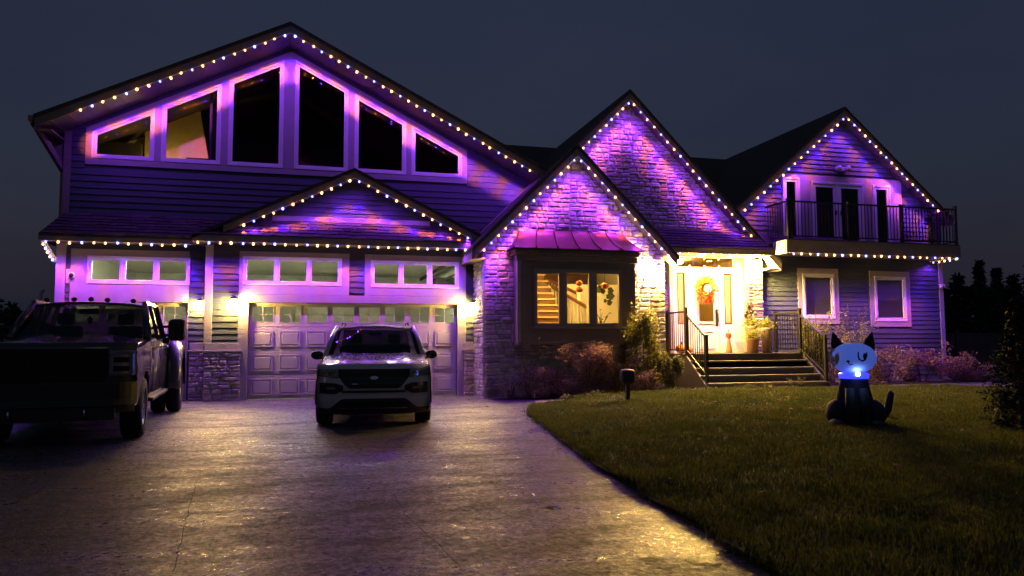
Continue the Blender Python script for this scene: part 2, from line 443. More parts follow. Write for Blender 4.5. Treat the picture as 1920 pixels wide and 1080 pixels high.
# six sloping-top windows in one trimmed group
wx = [(172,289),(302,413),(427,530),(551,652),(664,761),(771,866)]
wl_ = []
zb_w = zs_l+.16
for a, b in wx:
    xa, xb = W(a,300,YU)[0], W(b,320,YU)[0]
    top = lambda x: big_z(x)-.38-.17
    wl_.append([(xa,zb_w),(xb,zb_w),(xb,top(xb)),(xa,top(xa))])
# trim around and between the windows
trimmer = MB()
ztop_line = lambda x: big_z(x)-.38-.17+.0
def trap(mb, xa, xb, zlo, zhi_a, zhi_b, y0, y1): mb.prism([(xa,zlo),(xb,zlo),(xb,zhi_b),(xa,zhi_a)], y0, y1)
ut = MB().box(tp[0][0],tp[1][0],YU-.045,YU+.02,zs_l,zb_w).build('window_trim', m_trim, house, bevel=.006)
edges = [tp[0][0]]+[v for q in wl_ for v in (q[0][0],q[1][0])]+[tp[1][0]]
for i in range(0,len(edges),2):
    xa, xb = edges[i], edges[i+1]
    if xa < UX < xb:
        MB().prism([(xa,zb_w),(xb,zb_w),(xb,ztop_line(xb)),(UX,ztop_line(UX)),(xa,ztop_line(xa))],YU-.045,YU+.02).build('window_trim', m_trim, house, bevel=.006)
    else:
        MB().prism([(xa,zb_w),(xb,zb_w),(xb,ztop_line(xb)),(xa,ztop_line(xa))],YU-.045,YU+.02).build('window_trim', m_trim, house, bevel=.006)
for s in (0,1):
    xa, xb = (tp[0][0],UX) if s==0 else (UX,tp[1][0])
    MB().prism([(xa,ztop_line(xa)+.002),(xb,ztop_line(xb)+.002),(xb,ztop_line(xb)+.172),(xa,ztop_line(xa)+.172)],YU-.05,YU+.02).build('window_trim', m_trim, house, bevel=.006)
for q in wl_: window(q, YU, house, w=.06, sash=.05, pane=m_loftpane)
MB().box(uw_l-.02,uw_l+.14,YU-.05,YU+.1,4.4,big_z(uw_l)-.27).build('corner_board', m_fascia, house)
# roof of the big gable with fascia, soffit
EV_L = W(62,207,YRK)[0]
def gable_roof(rx, rz, sl, xl, xr, y0, y1, th, parent, xr_z=None):
    o = MB()
    o.slab((xl,y0,rz-sl*(rx-xl)),(rx,y0,rz),(rx,y1,rz),(xl,y1,rz-sl*(rx-xl)),th)
    r = o.build('roof', m_roof, parent)
    o2 = MB().slab((rx,y0,rz),(xr,y0,rz-sl*(xr-rx)),(xr,y1,rz-sl*(xr-rx)),(rx,y1,rz),th).build('roof', m_roof, parent)
    return r, o2
gable_roof(UX, UZ, SL, EV_L, 6.37, YRK, 12, .10, house)
def rake(rx, rz, sl, xl, xr, y, parent, drop=.10, h=.20, ysoff=None, soff=True, fm=None):
    """fascia boards under the roof edge and the soffit behind them"""
    for (xa,xb) in ((xl,rx),(rx,xr)):
        za, zb = rz-sl*abs(xa-rx)-drop, rz-sl*abs(xb-rx)-drop
        MB().prism([(xa,za-h),(xb,zb-h),(xb,zb+.005),(xa,za+.005)], y+.02, y+.055).build('fascia', fm or m_fascia, parent)
        if soff:
            n = max(2, int(abs(xb-xa)/.35)); sp = MB().prism([(xa,za-h+.03),(xb,zb-h+.03),(xb,zb-h+.06),(xa,za-h+.06)], y+.055, ysoff).build('soffit', m_soffit, parent)
            for i in range(1,n):   # grooved soffit panels
                t = i/n; x = xa+(xb-xa)*t; z = za+(zb-za)*t-h+.026
                MB().bar((x,y+.06,z),(x,ysoff,z),.012,.02).build('soffit_batten', m_soffit, sp)
rake(UX, UZ, SL, EV_L, 6.30, YRK, house, ysoff=YU)
# left eave: gutter, box soffit, downspout with elbow
ez = big_z(EV_L)
MB().box(EV_L-.10,EV_L,YRK,12,ez-.16,ez-.03).build('gutter', m_fascia, house)
MB().box(EV_L,uw_l,YRK+.06,12,ez-.34,ez-.31).build('soffit', m_soffit, house)
MB().box(EV_L,EV_L+.03,YRK+.02,12,ez-.34,ez-.09).build('fascia', m_fascia, house)
MB().bar((EV_L-.03,YRK+.12,ez-.15),(uw_l-.06,YU+.1,ez-1.05),.10,.14).build('downspout', m_fascia, house, bevel=.01)
MB().bar((uw_l-.06,YU+.1,ez-1.0),(uw_l-.06,YU+.1,4.3),.10,.10).build('downspout', m_fascia, house, bevel=.01)
MB().prism([(EV_L+.02,ez-.33),(uw_l,ez-.33),(uw_l,ez-1.0)],YU+.02,YU+.06).build('eave_return', m_fascia, house)
MB().box(uw_l,uw_l+.02,YU+.1,12,0,6.8).build('side_wall', m_siding, house)

# --- garage, single door bay on the left
ll, lr = -5.97, -2.55
lz_e = 3.84
gd1 = rect(W(133,600,YL)[0], 0, W(353,600,YL)[0], 2.42)
gw1 = rect(W(165,480,YL)[0], 2.86, W(358,480,YL)[0], 3.54)
sided_wall(rect(ll,0,lr,3.84), [gd1,gw1], YL, house, expo=.15, bholes=[rect(W(153,0,YL)[0],0,W(369,0,YL)[0],3.7), rect(lr-.45,0,lr,1.30), rect(ll,0,gd1[0][0],1.2)])
tL = rect(W(153,0,YL)[0], 2.42, W(369,0,YL)[0], 3.70)
frame_ring(MB(), tL, gw1, YL-.045, YL+.01).build('window_trim', m_trim, house, bevel=.006)
for a,b in ((tL[0][0],gd1[0][0]),(gd1[1][0],tL[1][0])): MB().box(a,b,YL-.045,YL+.01,0,2.42).build('door_trim', m_trim, house, bevel=.006)
MB().box(ll-.02,ll+.19,YL-.05,YL+.1,0,3.84).build('corner_board', m_trim, house, bevel=.006)
MB().box(ll+.20,tL[0][0]-.003,YL-.045,YL+.01,2.86,3.20).build('trim_block', m_trim, house, bevel=.006)
def lites3(q, n=3, g=.05):
    (x0,z0),(x1,_),(_,z1),_ = inset(q,.055); wdt = (x1-x0-g*(n-1))/n
    return [rect(x0+i*(wdt+g),z0,x0+i*(wdt+g)+wdt,z1) for i in range(n)]
def mulled(q, Y, parent, n=3, pane=None):
    f = window(q, Y, parent, lites=lites3(q,n), sash=.045, pane=pane)
    (x0,z0),(x1,_),(_,z1),_ = inset(q,.055); wdt = (x1-x0-.05*(n-1))/n
    for i in range(1,n):
        x = x0+i*wdt+(i-1)*.05; MB().box(x,x+.05,Y-.055,Y+.02,z0,z1).build('mullion', m_white, f)
    return f
mulled(gw1, YL, house)

# --- garage, double door bay
dl, dr = -2.58, 4.20
gd2 = rect(W(465,650,YD)[0], 0, W(857,650,YD)[0], 2.42)
gw2 = rect(W(462,0,YD)[0]+.06, 2.86, W(641,500,YD)[0], 3.58)
gw3 = rect(W(695,500,YD)[0], 2.84, W(860,500,YD)[0], 3.55)
t2 = rect(W(449,500,YD)[0], 2.62, W(655,500,YD)[0], 3.70)
t3 = rect(W(684,500,YD)[0], 2.62, W(873,500,YD)[0], 3.70)
MB().box(dl-.02,dl+.1,YD+.0,YL+.02,0,3.9).build('side_wall', m_siding, house)
sided_wall(rect(dl,0,dr,3.88), [gd2,gw2,gw3], YD, house, expo=.15, bholes=[rect(t2[0][0],0,t2[1][0],3.7),rect(t3[0][0],0,t3[1][0],3.7),rect(t2[0][0],0,t3[1][0],2.62),rect(dl,0,t2[0][0],1.34),rect(t3[1][0],0,dr,1.34)])
frame_ring(MB(), t2, gw2, YD-.045, YD+.01).build('window_trim', m_trim, house, bevel=.006)
frame_ring(MB(), t3, gw3, YD-.045, YD+.01).build('window_trim', m_trim, house, bevel=.006)
MB().box(t2[0][0],t3[1][0],YD-.047,YD+.01,2.42,2.617).build('door_trim', m_trim, house, bevel=.006)
for a,b in ((t2[0][0],gd2[0][0]),(gd2[1][0],t3[1][0])): MB().box(a,b,YD-.045,YD+.01,0,2.417).build('door_trim', m_trim, house, bevel=.006)
MB().box(dl-.02,dl+.16,YD-.05,YD+.1,1.34,3.84).build('corner_board', m_trim, house, bevel=.006)
mulled(gw2, YD, house); mulled(gw3, YD, house)
# stone plinths with caps
def plinth(x0, x1, Y, zt, seed, weight=1.2):
    stone_wall(rect(x0,0,x1,zt), [], Y-.06, house, seed, weight)
    MB().box(x0-.03,x1+.03,Y-.125,Y+.02,zt,zt+.06).build('ledge', m_cap, house, bevel=.012)
    MB().prism([(x0,zt+.06),(x1,zt+.06),(x1-.05,zt+.24),(x0+.0,zt+.24)],Y-.06,Y+.01).build('ledge_board', m_trim, house, bevel=.01)
plinth(dl, t2[0][0]+.08, YD, 1.18, 11, 1.6)
plinth(lr-.42, dl-.02, YL, 1.18, 12)
plinth(t3[1][0]-.06, dr-.02, YD, 1.18, 13)
plinth(ll, tL[0][0], YL, 1.18, 14, .5)
# garage doors: sections, raised panels, lights in the top section
def garage_door(q, Y, parent, ncol):
    (x0,z0),(x1,_),(_,z1),_ = q
    d = MB().box(x0,x1,Y+.09,Y+.13,z0+.02,z1-.53).build('garage_door', m_gdoor, parent)
    w = (x1-x0)/ncol; sh = (z1-z0-.02)/4
    for r in range(4):
        za = z0+.02+r*sh; zb = za+sh-.012
        if r < 3:
            MB().box(x0+.004,x1-.004,Y+.07,Y+.092,za,zb).build('door_section', m_gdoor, d, bevel=.004)
            for c in range(ncol):
                a, b = x0+c*w+.075, x0+(c+1)*w-.075
                o = rect(a,za+.09,b,zb-.09); i1 = inset(o,.03)
                frame_ring(MB(), o, i1, Y+.052, Y+.071).build('panel_moulding', m_gdoor, d, bevel=.006)
                i2 = inset(o,.07)
                MB().add([(x,Y+.069,z) for x,z in i1]+[(x,Y+.052,z) for x,z in i2],[(0,1,5,4),(1,2,6,5),(2,3,7,6),(3,0,4,7),(4,5,6,7)]).build('raised_panel', m_gdoor, d)
        else:
            xs = [x0+.004]
            hz0, hz1 = za+.10, zb-.07
            MB().box(x0+.004,x1-.004,Y+.07,Y+.12,za,hz0).build('door_section', m_gdoor, d, bevel=.004)
            MB().box(x0+.004,x1-.004,Y+.07,Y+.12,hz1,z1).build('door_section', m_gdoor, d, bevel=.004)
            for c in range(ncol+1):
                a = x0+.004 if c==0 else x0+c*w-.055; b = x1-.004 if c==ncol else x0+c*w+.055
                MB().box(a,b,Y+.07,Y+.12,hz0,hz1).build('door_stile', m_gdoor, d)
                if c < ncol:
                    p, q2 = x0+c*w+.055, x0+(c+1)*w-.055
                    if c==0: p = x0+.055
                    pane_quad(rect(p,hz0,q2,hz1), Y+.10, d, m_pane)
                    frame_ring(MB(), rect(p,hz0,q2,hz1), rect(p+.02,hz0+.02,q2-.02,hz1-.02), Y+.062, Y+.11).build('lite_frame', m_gdoor, d)
                    MB().box((p+q2)/2-.009,(p+q2)/2+.009,Y+.075,Y+.105,hz0,hz1).build('muntin', m_gdoor, d)
                    MB().box(p,q2,Y+.077,Y+.103,(hz0+hz1)/2-.009,(hz0+hz1)/2+.009).build('muntin', m_gdoor, d)
    return d
garage_door(gd2, YD, house, 8); garage_door(gd1, YL, house, 4)
# garage interior: pale walls, shelving, opener, ceiling lamp
gi = room('garage_room', ll+.1, dr-.05, YL+.15, 8.0, .01, 3.80, m_garwall, house)
MB().box(-5.6,3.9,7.3,7.9,1.55,1.62).build('shelf', m_trim, house)
for k in range(14):
    x = -5.3+k*.66; h = random.uniform(.3,.62)
    MB().box(x,x+random.uniform(.35,.58),7.35,7.85,1.62,1.62+h).build('storage_box', mat('box%d'%(k%4), [(.35,.25,.14),(.16,.2,.22),(.4,.38,.33),(.22,.13,.09)][k%4], .7), house)
MB().box(3.55,4.1,2.4,3.2,3.0,3.35).build('opener', m_black, house)
MB().bar((3.8,.6,3.3),(3.8,2.6,3.3),.05).build('opener_rail', m_black, house)
MB().box(1.15,1.75,6.9,7.3,2.9,3.35).build('cupboard', m_trim, house)
MB().box(-.6,2.7,6.6,6.65,1.6,3.45).build('pegboard', m_cap, house)
m_glamp = mat('garage_tube', (1,1,1), .5, emit=(1.0,.95,.58), estr=42)
for x in (-4.3,-.6,2.6): 
    MB().box(x-.6,x+.6,.72,.92,3.72,3.78).build('ceiling_lamp', m_glamp, house)

# --- left pent roof (hipped at its outer end)
pe, pz0, pz1 = -.10, 3.99, 4.62
pl = MB().add([(ll-.27,pe,pz0),(lr-.36,pe,pz0),(lr+.2,YU-.02,pz1),(ll+.0,YU-.02,pz1),(ll-.27,YU+.3,pz0),(ll+.0,YU+.3,pz1),
               (ll-.27,pe,pz0-.05),(lr-.36,pe,pz0-.05)],[(0,1,2,3),(0,3,5,4),(0,6,7,1)]).build('pent_roof', m_roof, house, fix=False, solid=.03)
courses((ll-.25,pe-.03,pz0+.005),(lr-.30,pe-.03,pz0+.005),(lr+.2,YU-.03,pz1+.005),(ll+.02,YU-.03,pz1+.005),7,pl)
MB().box(ll-.27,lr-.30,pe,pe+.03,pz0-.17,pz0-.055).build('fascia', m_fascia, house)
MB().box(ll-.27,ll-.24,pe+.031,YU+.3,pz0-.17,pz0-.055).build('fascia', m_fascia, house)
MB().box(ll-.24,lr+.0,pe+.03,YL,pz0-.15,pz0-.12).build('soffit', m_soffit, house)
MB().bar((ll-.2,pe+.06,3.84),(ll-.03,YL-.02,3.38),.07,.09).build('downspout', m_white, house, bevel=.01)
# security dome on the trim block
dm = empty('security_camera', (ll+.33,YL-.045,3.05)); tag(dm, 'small white round camera on the trim near the garage corner', 'camera')
MB().lathe([(0,-.03),(.07,-.03),(.08,0)],16,axis='y').build('base', m_white, dm, smooth=True)
MB().ball((0,-.04,0),.055,12,8).build('dome', m_black, dm, smooth=True)

# --- small gable over the double door
GX, GZ, GS, GY = .95, 5.86, .485, -.5
def sg_z(x): return GZ-GS*abs(x-GX)
sgl = -2.86
gable_roof(GX, GZ, GS, sgl, 4.35, GY, YU-.02, .09, house)
rake(GX, GZ, GS, sgl+.7, 4.3, GY, house, drop=.09, h=.17, ysoff=YD)
pz = 4.50
sided_wall([(-1.85,pz),(3.75,pz),(GX,sg_z(GX)-.22)], [], YD, house, expo=.13)
MB().box(-1.05,2.95,YD-.05,YD+.01,pz+.0,pz+.13).build('trim_band', m_trim, house, bevel=.006)
# pent roof return across the gable foot
pr_ = MB().add([(sgl,GY,4.03),(4.3,GY,4.03),(4.3,YD-.0,pz),(sgl+.3,YD-.0,pz)],[(0,1,2,3)]).build('pent_roof', m_roof, house, fix=False, solid=.03)
courses((sgl,GY-.03,4.035),(4.25,GY-.03,4.035),(4.25,YD-.02,pz),(sgl+.3,YD-.02,pz),5,pr_)
MB().box(sgl,4.22,GY,GY+.03,3.86,4.02).build('fascia', m_fascia, house)
MB().box(sgl,sgl+.03,GY+.031,YL,3.86,4.02).build('fascia', m_fascia, house)
MB().box(sgl+.03,4.2,GY+.03,YD,3.87,3.90).build('soffit', m_soffit, house)
MB().box(sgl+.03,dl,YD,YL+.02,3.872,3.9).build('soffit', m_soffit, house)

# --- front stone gable (bay window) and tall entry gable
FX, FZ, FY = 6.62, 6.60, -1.5
f_l, f_r = 4.20, 9.24
fpoly = [(f_l,-.1),(f_r,-.1),(f_r,FZ-(f_r-FX)-.22),(FX,FZ-.22),(f_l,FZ-(FX-f_l)-.22)]
bayhole = rect(5.0,1.45,8.12,3.6)
stone_wall(fpoly, [bayhole], YF, house, 21, 1.3)
stone_return(f_l, YF, YD, -.1, 3.72, house, 22, -1)
MB().box(f_r-.1,f_r,YF+.1,YT,-.1,3.7).build('side_wall', m_mortar, house)
TX, TZ, TY = 8.64, 8.62, -.4
t_l, t_r = 4.2, 13.02
tr_l = TX-(TX-3.86)
def slab2(name, pts, th): return MB().slab(*pts, th).build(name, m_roof, house)
slab2('roof', [(3.80,FY,FZ-(FX-3.80)),(FX,FY,FZ),(FX,TY,FZ),(3.80,TY,FZ-(FX-3.80))], .12)
slab2('roof', [(FX,FY,FZ),(9.50,FY,FZ-(9.5-FX)),(9.50,YT,FZ-(9.5-FX)),(FX,YT,FZ)], .12)
slab2('roof', [(3.80,TY+.002,TZ-(TX-3.80)),(TX,TY+.002,TZ),(TX,9,TZ),(3.80,9,TZ-(TX-3.80))], .12)
slab2('roof', [(TX,TY+.002,TZ),(13.45,TY+.002,TZ-(13.45-TX)),(13.45,9,TZ-(13.45-TX)),(TX,9,TZ)], .12)
rake(FX, FZ, 1.0, 3.84, 9.46, FY, house, drop=.12, h=.20, ysoff=YF)
rake(TX, TZ, 1.0, 6.85, 13.4, TY, house, drop=.12, h=.20, ysoff=YT)
MB().box(3.80,3.84,FY+.02,YD+.3,FZ-(FX-3.8)-.3,FZ-(FX-3.8)-.1).build('fascia', m_fascia, house)
MB().box(3.84,f_l,FY+.055,YD+.3,FZ-(FX-3.8)-.28,FZ-(FX-3.8)-.25).build('soffit', m_soffit, house)
dz0 = 1.07
door_o = rect(W(1259,500,YT)[0], dz0, W(1391,500,YT)[0], W(1320,470,YT)[1])
tpoly = [(6.9,3.6),(9.0,3.6),(9.0,.9),(t_r,.9),(t_r,TZ-(t_r-TX)-.22),(TX,TZ-.22),(6.9,TZ-(TX-6.9)-.22)]
stone_wall([(6.9,4.1),(t_r,4.1),(t_r,TZ-(t_r-TX)-.22),(TX,TZ-.22),(6.9,TZ-(TX-6.9)-.22)], [], YT, house, 31, 1.1)
stone_wall(rect(9.0,.2,t_r,4.098), [door_o], YT, house, 32, .8)
MB().box(t_r-.1,t_r,YT+.1,3,0,3.9).build('side_wall', m_siding, house)
# lower right eave return, lit from the porch
MB().box(t_r,13.40,TY+.06,YR,TZ-(13.4-TX)-.33,TZ-(13.4-TX)-.30).build('soffit', m_trim, house)
MB().box(13.40,13.44,TY+.02,YR,TZ-(13.4-TX)-.36,TZ-(13.4-TX)-.1).build('fascia', m_trim, house)
# flashing board where the big gable wall dies into the stone gable roof
MB().prism([(4.45,4.45),(4.70,4.45),(6.37,6.12),(6.30,6.28)],YU-.30,YU-.03).build('flashing_board', m_trim, house)
# copper roofed bay
bl, br = W(972,600,YB)[0], W(1192,600,YB)[0]
bz0, bz1 = 1.40, 3.62
bw = rect(W(1000,560,YB)[0], 1.80, W(1165,560,YB)[0], 3.27)
wall_part('bay_wall', rect(bl,bz0,br,bz1), [bw], YB, m_bay, house, th=.06)
for x in (bl, br-.06): MB().box(x,x+.06,YB+.06,YF,bz0,bz1).build('bay_wall', m_bay, house)
MB().box(bl,br,YB,YF,bz0-.05,bz0-.001).build('bay_floor', m_bay, house)
MB().box(bl-.03,bl+.06,YB-.02,YB+.07,bz0,bz1).build('corner_board', m_trim, house, bevel=.006)
MB().box(bl-.10,br+.10,YB-.10,YF,bz1,bz1+.16).build('bay_cornice', m_bay, house, bevel=.01)
MB().box(bl-.05,br+.05,YB-.05,YB,bz1-.16,bz1-.001).build('bay_cornice', m_bay, house, bevel=.01)
bwf = window(bw, YB, house, w=.09, sash=.03, lites=[rect(*W(1004,609,YB),*W(1049,511,YB)),rect(*W(1061,609,YB),*W(1105,511,YB)),rect(*W(1117,611,YB),*W(1161,512,YB))], fm=mat('bay_frame',(.30,.25,.22),.5))
(qx0,qz0),(qx1,_),(_,qz1),_ = inset(bw,.09)
for a,b in ((1049,1061),(1105,1117)): MB().box(W(a,560,YB)[0],W(b,560,YB)[0],YB-.05,YB+.02,qz0,qz1).build('mullion', mat('bay_frame',(.30,.25,.22),.5), bwf)
MB().box(bw[0][0]-.06,bw[1][0]+.06,YB-.10,YB+.0,bw[0][1]-.05,bw[0][1]-.002).build('sill', mat('bay_frame',(.30,.25,.22),.5), bwf, bevel=.008)
# flared copper roof
cz0, cz1 = bz1+.16, W(985,424,YF)[1]
def cop(side):
    def fn(u, v):
        k = (1-v)**1.7; ext = .05+.0
        x0, x1 = bl-.16+ (1-k)*.32, br+.16-(1-k)*.32
        y = (YB-.18)*k + (YF-.02)*(1-k); z = cz0+(cz1-cz0)*v
        if side == 0: return (x0+(x1-x0)*u, y, z)
        x = x0 if side == 1 else x1
        return (x, y+(YF+.02-y)*u, z)
    return fn
cr = MB().surf(cop(0),0,1,0,1,12,12).surf(cop(1),0,1,0,1,4,12,True).surf(cop(2),0,1,0,1,4,12).build('copper_roof', m_copper, house, smooth=True, fix=False)
for i in range(1,6):
    pts = [Vector(cop(0)(i/6,v/10))+Vector((0,-.012,.01)) for v in range(11)]
    MB().tube(pts,.022,6).build('seam', m_copper, cr, smooth=True)
for s in (1,2): MB().tube([Vector(cop(s)(0,v/10)) for v in range(11)],.018,6).build('seam', m_copper, cr, smooth=True)
MB().box(bl-.19,br+.19,YB-.20,YF,cz0-.03,cz0-.002).build('drip_edge', m_copper, cr)
# lower stone under the bay belongs to the stone wall; pent roof over the porch
pz_t, pz_e, py_e = 4.68, 4.02, -1.0
pp = MB().add([(9.30,py_e,pz_e),(12.72,py_e,pz_e),(12.6,YT-.05,pz_t),(9.0,YT-.05,pz_t)],[(0,1,2,3)]).build('pent_roof', m_roof, house, fix=False, solid=.03)
courses((9.25,py_e-.03,pz_e+.005),(12.75,py_e-.03,pz_e+.005),(12.6,YT-.07,pz_t+.005),(9.0,YT-.07,pz_t+.005),7,pp)
MB().box(9.26,12.76,py_e,py_e+.03,pz_e-.15,pz_e-.01).build('fascia', m_fascia, house)
MB().box(12.73,12.76,py_e+.031,YT-.05,pz_e-.15,pz_e-.01).build('fascia', m_fascia, house)
MB().box(9.26,12.73,py_e+.03,YT-.05,pz_e-.13,pz_e-.10).build('soffit', m_trim, house)
for x in (10.62,11.62): MB().lathe([(0,0),(.10,0),(.11,.03)],16,(x,-.62,pz_e-.165)).build('downlight_trim', m_white, house, smooth=True)

# --- entry door with sidelights and transom
def px(a): return W(a,560,YT)[0]
dzt = door_o[2][1]
ds = MB()
surround = wall_part('door_surround', door_o, [rect(px(1266),3.58,px(1376),3.86), rect(px(1268),1.32,px(1284),3.42), rect(px(1298),dz0,px(1347),3.46), rect(px(1356),1.32,px(1372),3.42)], YT-.05, m_white, house, th=.10)
for a,b in ((1266,1376),):
    pane_quad(rect(px(a),3.58,px(b),3.86),YT+.0,surround,m_darkpane)
    for t in (.25,.5,.75):
        x = px(a)+(px(b)-px(a))*t; MB().box(x-.02,x+.02,YT-.03,YT+.03,3.56,3.64).box(x-.02,x+.02,YT-.03,YT+.03,3.80,3.87).build('muntin', m_white, surround)
for a,b in ((1268,1284),(1356,1372)):
    pane_quad(rect(px(a),1.9,px(b),3.42),YT+.0,surround,m_darkpane)
    MB().box(px(a),px(b),YT-.02,YT+.02,1.32,1.9).build('sidelight_panel', m_white, surround)
    MB().box(px(a)+.06,px(b)-.06,YT-.012,YT+.01,1.95,3.36).build('leaded_strip', mat('leading',(.35,.27,.12),.4), surround)
MB().box(px(1296),px(1349),YT-.07,YT-.045,3.46,3.54).build('door_head', m_white, surround)
dd = wall_part('front_door', rect(px(1299),dz0+.02,px(1346),3.45), [rect(px(1307),1.95,px(1338),3.30)], YT-.02, m_white, house, th=.05)
pane_quad(rect(px(1307),1.95,px(1338),3.30),YT+.01,dd,m_darkpane)
frame_ring(MB(), rect(px(1306),1.92,px(1339),3.33), rect(px(1309),1.99,px(1336),3.26), YT-.045, YT-.02).build('lite_frame', m_gdoor, dd)
frame_ring(MB(), rect(px(1307),1.2,px(1338),1.75), rect(px(1310),1.26,px(1335),1.69), YT-.04, YT-.02).build('panel_moulding', m_white, dd)
MB().box(px(1342)-.03,px(1342)+.03,YT-.06,YT-.02,1.85,2.35).build('handle_plate', m_black, dd)
MB().tube([(px(1342),YT-.06,1.9),(px(1342),YT-.11,2.0),(px(1342),YT-.11,2.2),(px(1342),YT-.06,2.28)],.013,8).build('handle', m_black, dd, smooth=True)
for a,b in ((1251,1258),(1392,1399)): MB().box(px(a),px(b),YT-.16,YT-.0,dz0,3.88).build('pilaster', m_trim, house, bevel=.008)
# --- room behind the bay: staircase, balustrade, cream wall
br_ = room('stair_room', 4.35, 9.1, YF+.11, 4.2, .6, 3.68, m_room, house)
MB().box(4.36,9.09,4.10,4.19,2.95,3.67).build('wall_panel', mat('brown_wall',(.16,.07,.035),.7), house)
m_tread = mat('carpet_tread', (.50,.34,.16), .8, bump=.3)
m_riser = mat('stair_riser', (.12,.05,.02), .6)
for k in range(9):
    y = -.55+k*.26; z = W(1025,604-11.2*k,y)[1]; x0 = W(985,560,y)[0]; x1 = W(1052-max(0,k-2)*5.2,560,y)[0]
    st = MB().box(x0,x1,y,y+.26,.65,z-.05).build('stair_riser', m_riser, house)
    MB().box(x0,x1+.03,y-.03,y+.26,z-.05,z).build('stair_tread', m_tread, st)
for (pa,pb,nb) in (((1004,513,2.0),(1084,551,.5),14),((1034,537,1.1),(1104,578,-.45),13)):
    a = V3(*pb); b = V3(*pa)
    rl = MB().bar(a,b,.07,.08).build('handrail', m_wood, house)
    for i in range(nb):
        p = a.lerp(b,(i+.4)/nb); MB().box(p.x-.02,p.x+.02,p.y-.02,p.y+.02,p.z-.85,p.z).build('baluster', m_room, rl)
    MB().box(a.x-.05,a.x+.05,a.y-.05,a.y+.05,.7,a.z+.10).build('newel', m_room, rl)
MB().box(7.98,8.10,-1.3,-1.24,1.5,3.6).build('curtain', mat('curtain',(.62,.42,.14),.8), house)
MB().box(bl+.05,br-.05,YB+.2,YB+.24,3.30,3.37).build('blind_rail', mat('blind_rail',(.6,.42,.16),.6), house)
m_rl = mat('room_lamp', (1,1,1), .5, emit=(1.0,.60,.15), estr=190)
for x, y in ((5.7,-.95),(7.4,-.95)):
    MB().ball((x,y,3.58),.14,14,8,1,1,.45).build('ceiling_lamp', m_rl, house, smooth=True)
# things hanging in and standing by the bay window
m_orange = mat('pumpkin', (.75,.19,.02), .55, bump=.1)
def pumpkin_garland(px_, pys, label):
    x, _ = W(px_,540,YB+.3); t = empty('hanging_decoration', (x,YB+.3,3.3)); tag(t, label, 'decoration')
    zt = 3.3
    MB().tube([(0,0,0),(0,0,W(px_,pys[-1][0],YB+.3)[1]-3.3)],.006,6).build('cord', m_black, t)
    for (py,r) in pys:
        z = W(px_,py,YB+.3)[1]-3.3; mb = MB()
        mb.surf(lambda u,v,z=z,r=r: ((r*(1+.08*math.cos(8*u)))*math.cos(u)*math.cos(v), .6*(r*(1+.08*math.cos(8*u)))*math.sin(u)*math.cos(v), z+.85*r*math.sin(v)),0,2*math.pi,-math.pi/2,math.pi/2,32,10)
        mb.build('pumpkin', m_orange, t, smooth=True)
    return t
pumpkin_garland(1086, [(531,.085),(543,.09)], 'two orange pumpkins strung one above the other in middle bay window pane')
pumpkin_garland(1134, [(536,.10)], 'single orange pumpkin hanging in the bay window pane beside the entry')
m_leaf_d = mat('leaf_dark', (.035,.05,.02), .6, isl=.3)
m_potd = mat('pot_dark', (.06,.045,.035), .6)
def houseplant(x, y, z, h, n, seed, label):
    rnd = random.Random(seed); t = empty('houseplant', (x,y,z)); tag(t, label, 'plant')
    MB().lathe([(0,0),(.075,0),(.095,.16),(.085,.165),(0,.15)],16).build('pot', m_potd, t, smooth=True)
    mb = MB(); st = MB()
    for i in range(n):
        a = rnd.uniform(0,6.28); l = h*rnd.uniform(.4,1); e = Vector((math.cos(a)*l*.45, math.sin(a)*l*.3, .15+l*rnd.uniform(.5,1)))
        st.tube([(0,0,.14),e*.6+Vector((0,0,.08)),e],.005,5)
        leaf(mb, e, rnd, .07)
    st.build('stem', m_leaf_d, t); mb.build('foliage', m_leaf_d, t, fix=False)
def leaf(mb, p, rnd, s, dirn=None):
    d = Vector(dirn) if dirn is not None else Vector((rnd.uniform(-1,1),rnd.uniform(-1,1),rnd.uniform(-.6,.8)))
    d = d.normalized(); sd = d.cross(Vector((rnd.uniform(-1,1),rnd.uniform(-1,1),rnd.uniform(-1,1)))).normalized()
    l = s*rnd.uniform(.7,1.3); w = l*.42; up = d.cross(sd)*l*.12
    p = Vector(p)
    mb.add([p, p+d*l*.5+sd*w*.5-up, p+d*l, p+d*l*.5-sd*w*.5-up, p+d*l*.5+up], [(0,1,4),(1,2,4),(2,3,4),(3,0,4)])
houseplant(7.35,-1.2,1.62,.55,16,3,'dark leafy houseplant in a pot on the bay window sill')
# dark leaf shapes fixed to the cream wall
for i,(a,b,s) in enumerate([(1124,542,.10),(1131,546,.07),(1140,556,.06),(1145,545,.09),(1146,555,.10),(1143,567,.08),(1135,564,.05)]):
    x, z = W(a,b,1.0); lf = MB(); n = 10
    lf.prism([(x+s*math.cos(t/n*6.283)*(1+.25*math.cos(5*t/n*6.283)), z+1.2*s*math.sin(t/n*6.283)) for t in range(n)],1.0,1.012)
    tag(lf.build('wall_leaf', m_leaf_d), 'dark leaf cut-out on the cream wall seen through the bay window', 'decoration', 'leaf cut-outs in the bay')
MB().box(6.95,8.9,1.02,1.1,.7,3.1).build('wall_panel', m_room, house)

# foyer behind the front door
room('foyer_room', 9.3, 12.9, YT+.12, 3.5, 1.0, 3.98, mat('foyer_wall',(.50,.36,.16),.8,var=.1), house)
MB().ball((11.1,1.6,3.9),.14,14,8,1,1,.45).build('ceiling_lamp', m_rl, house, smooth=True)

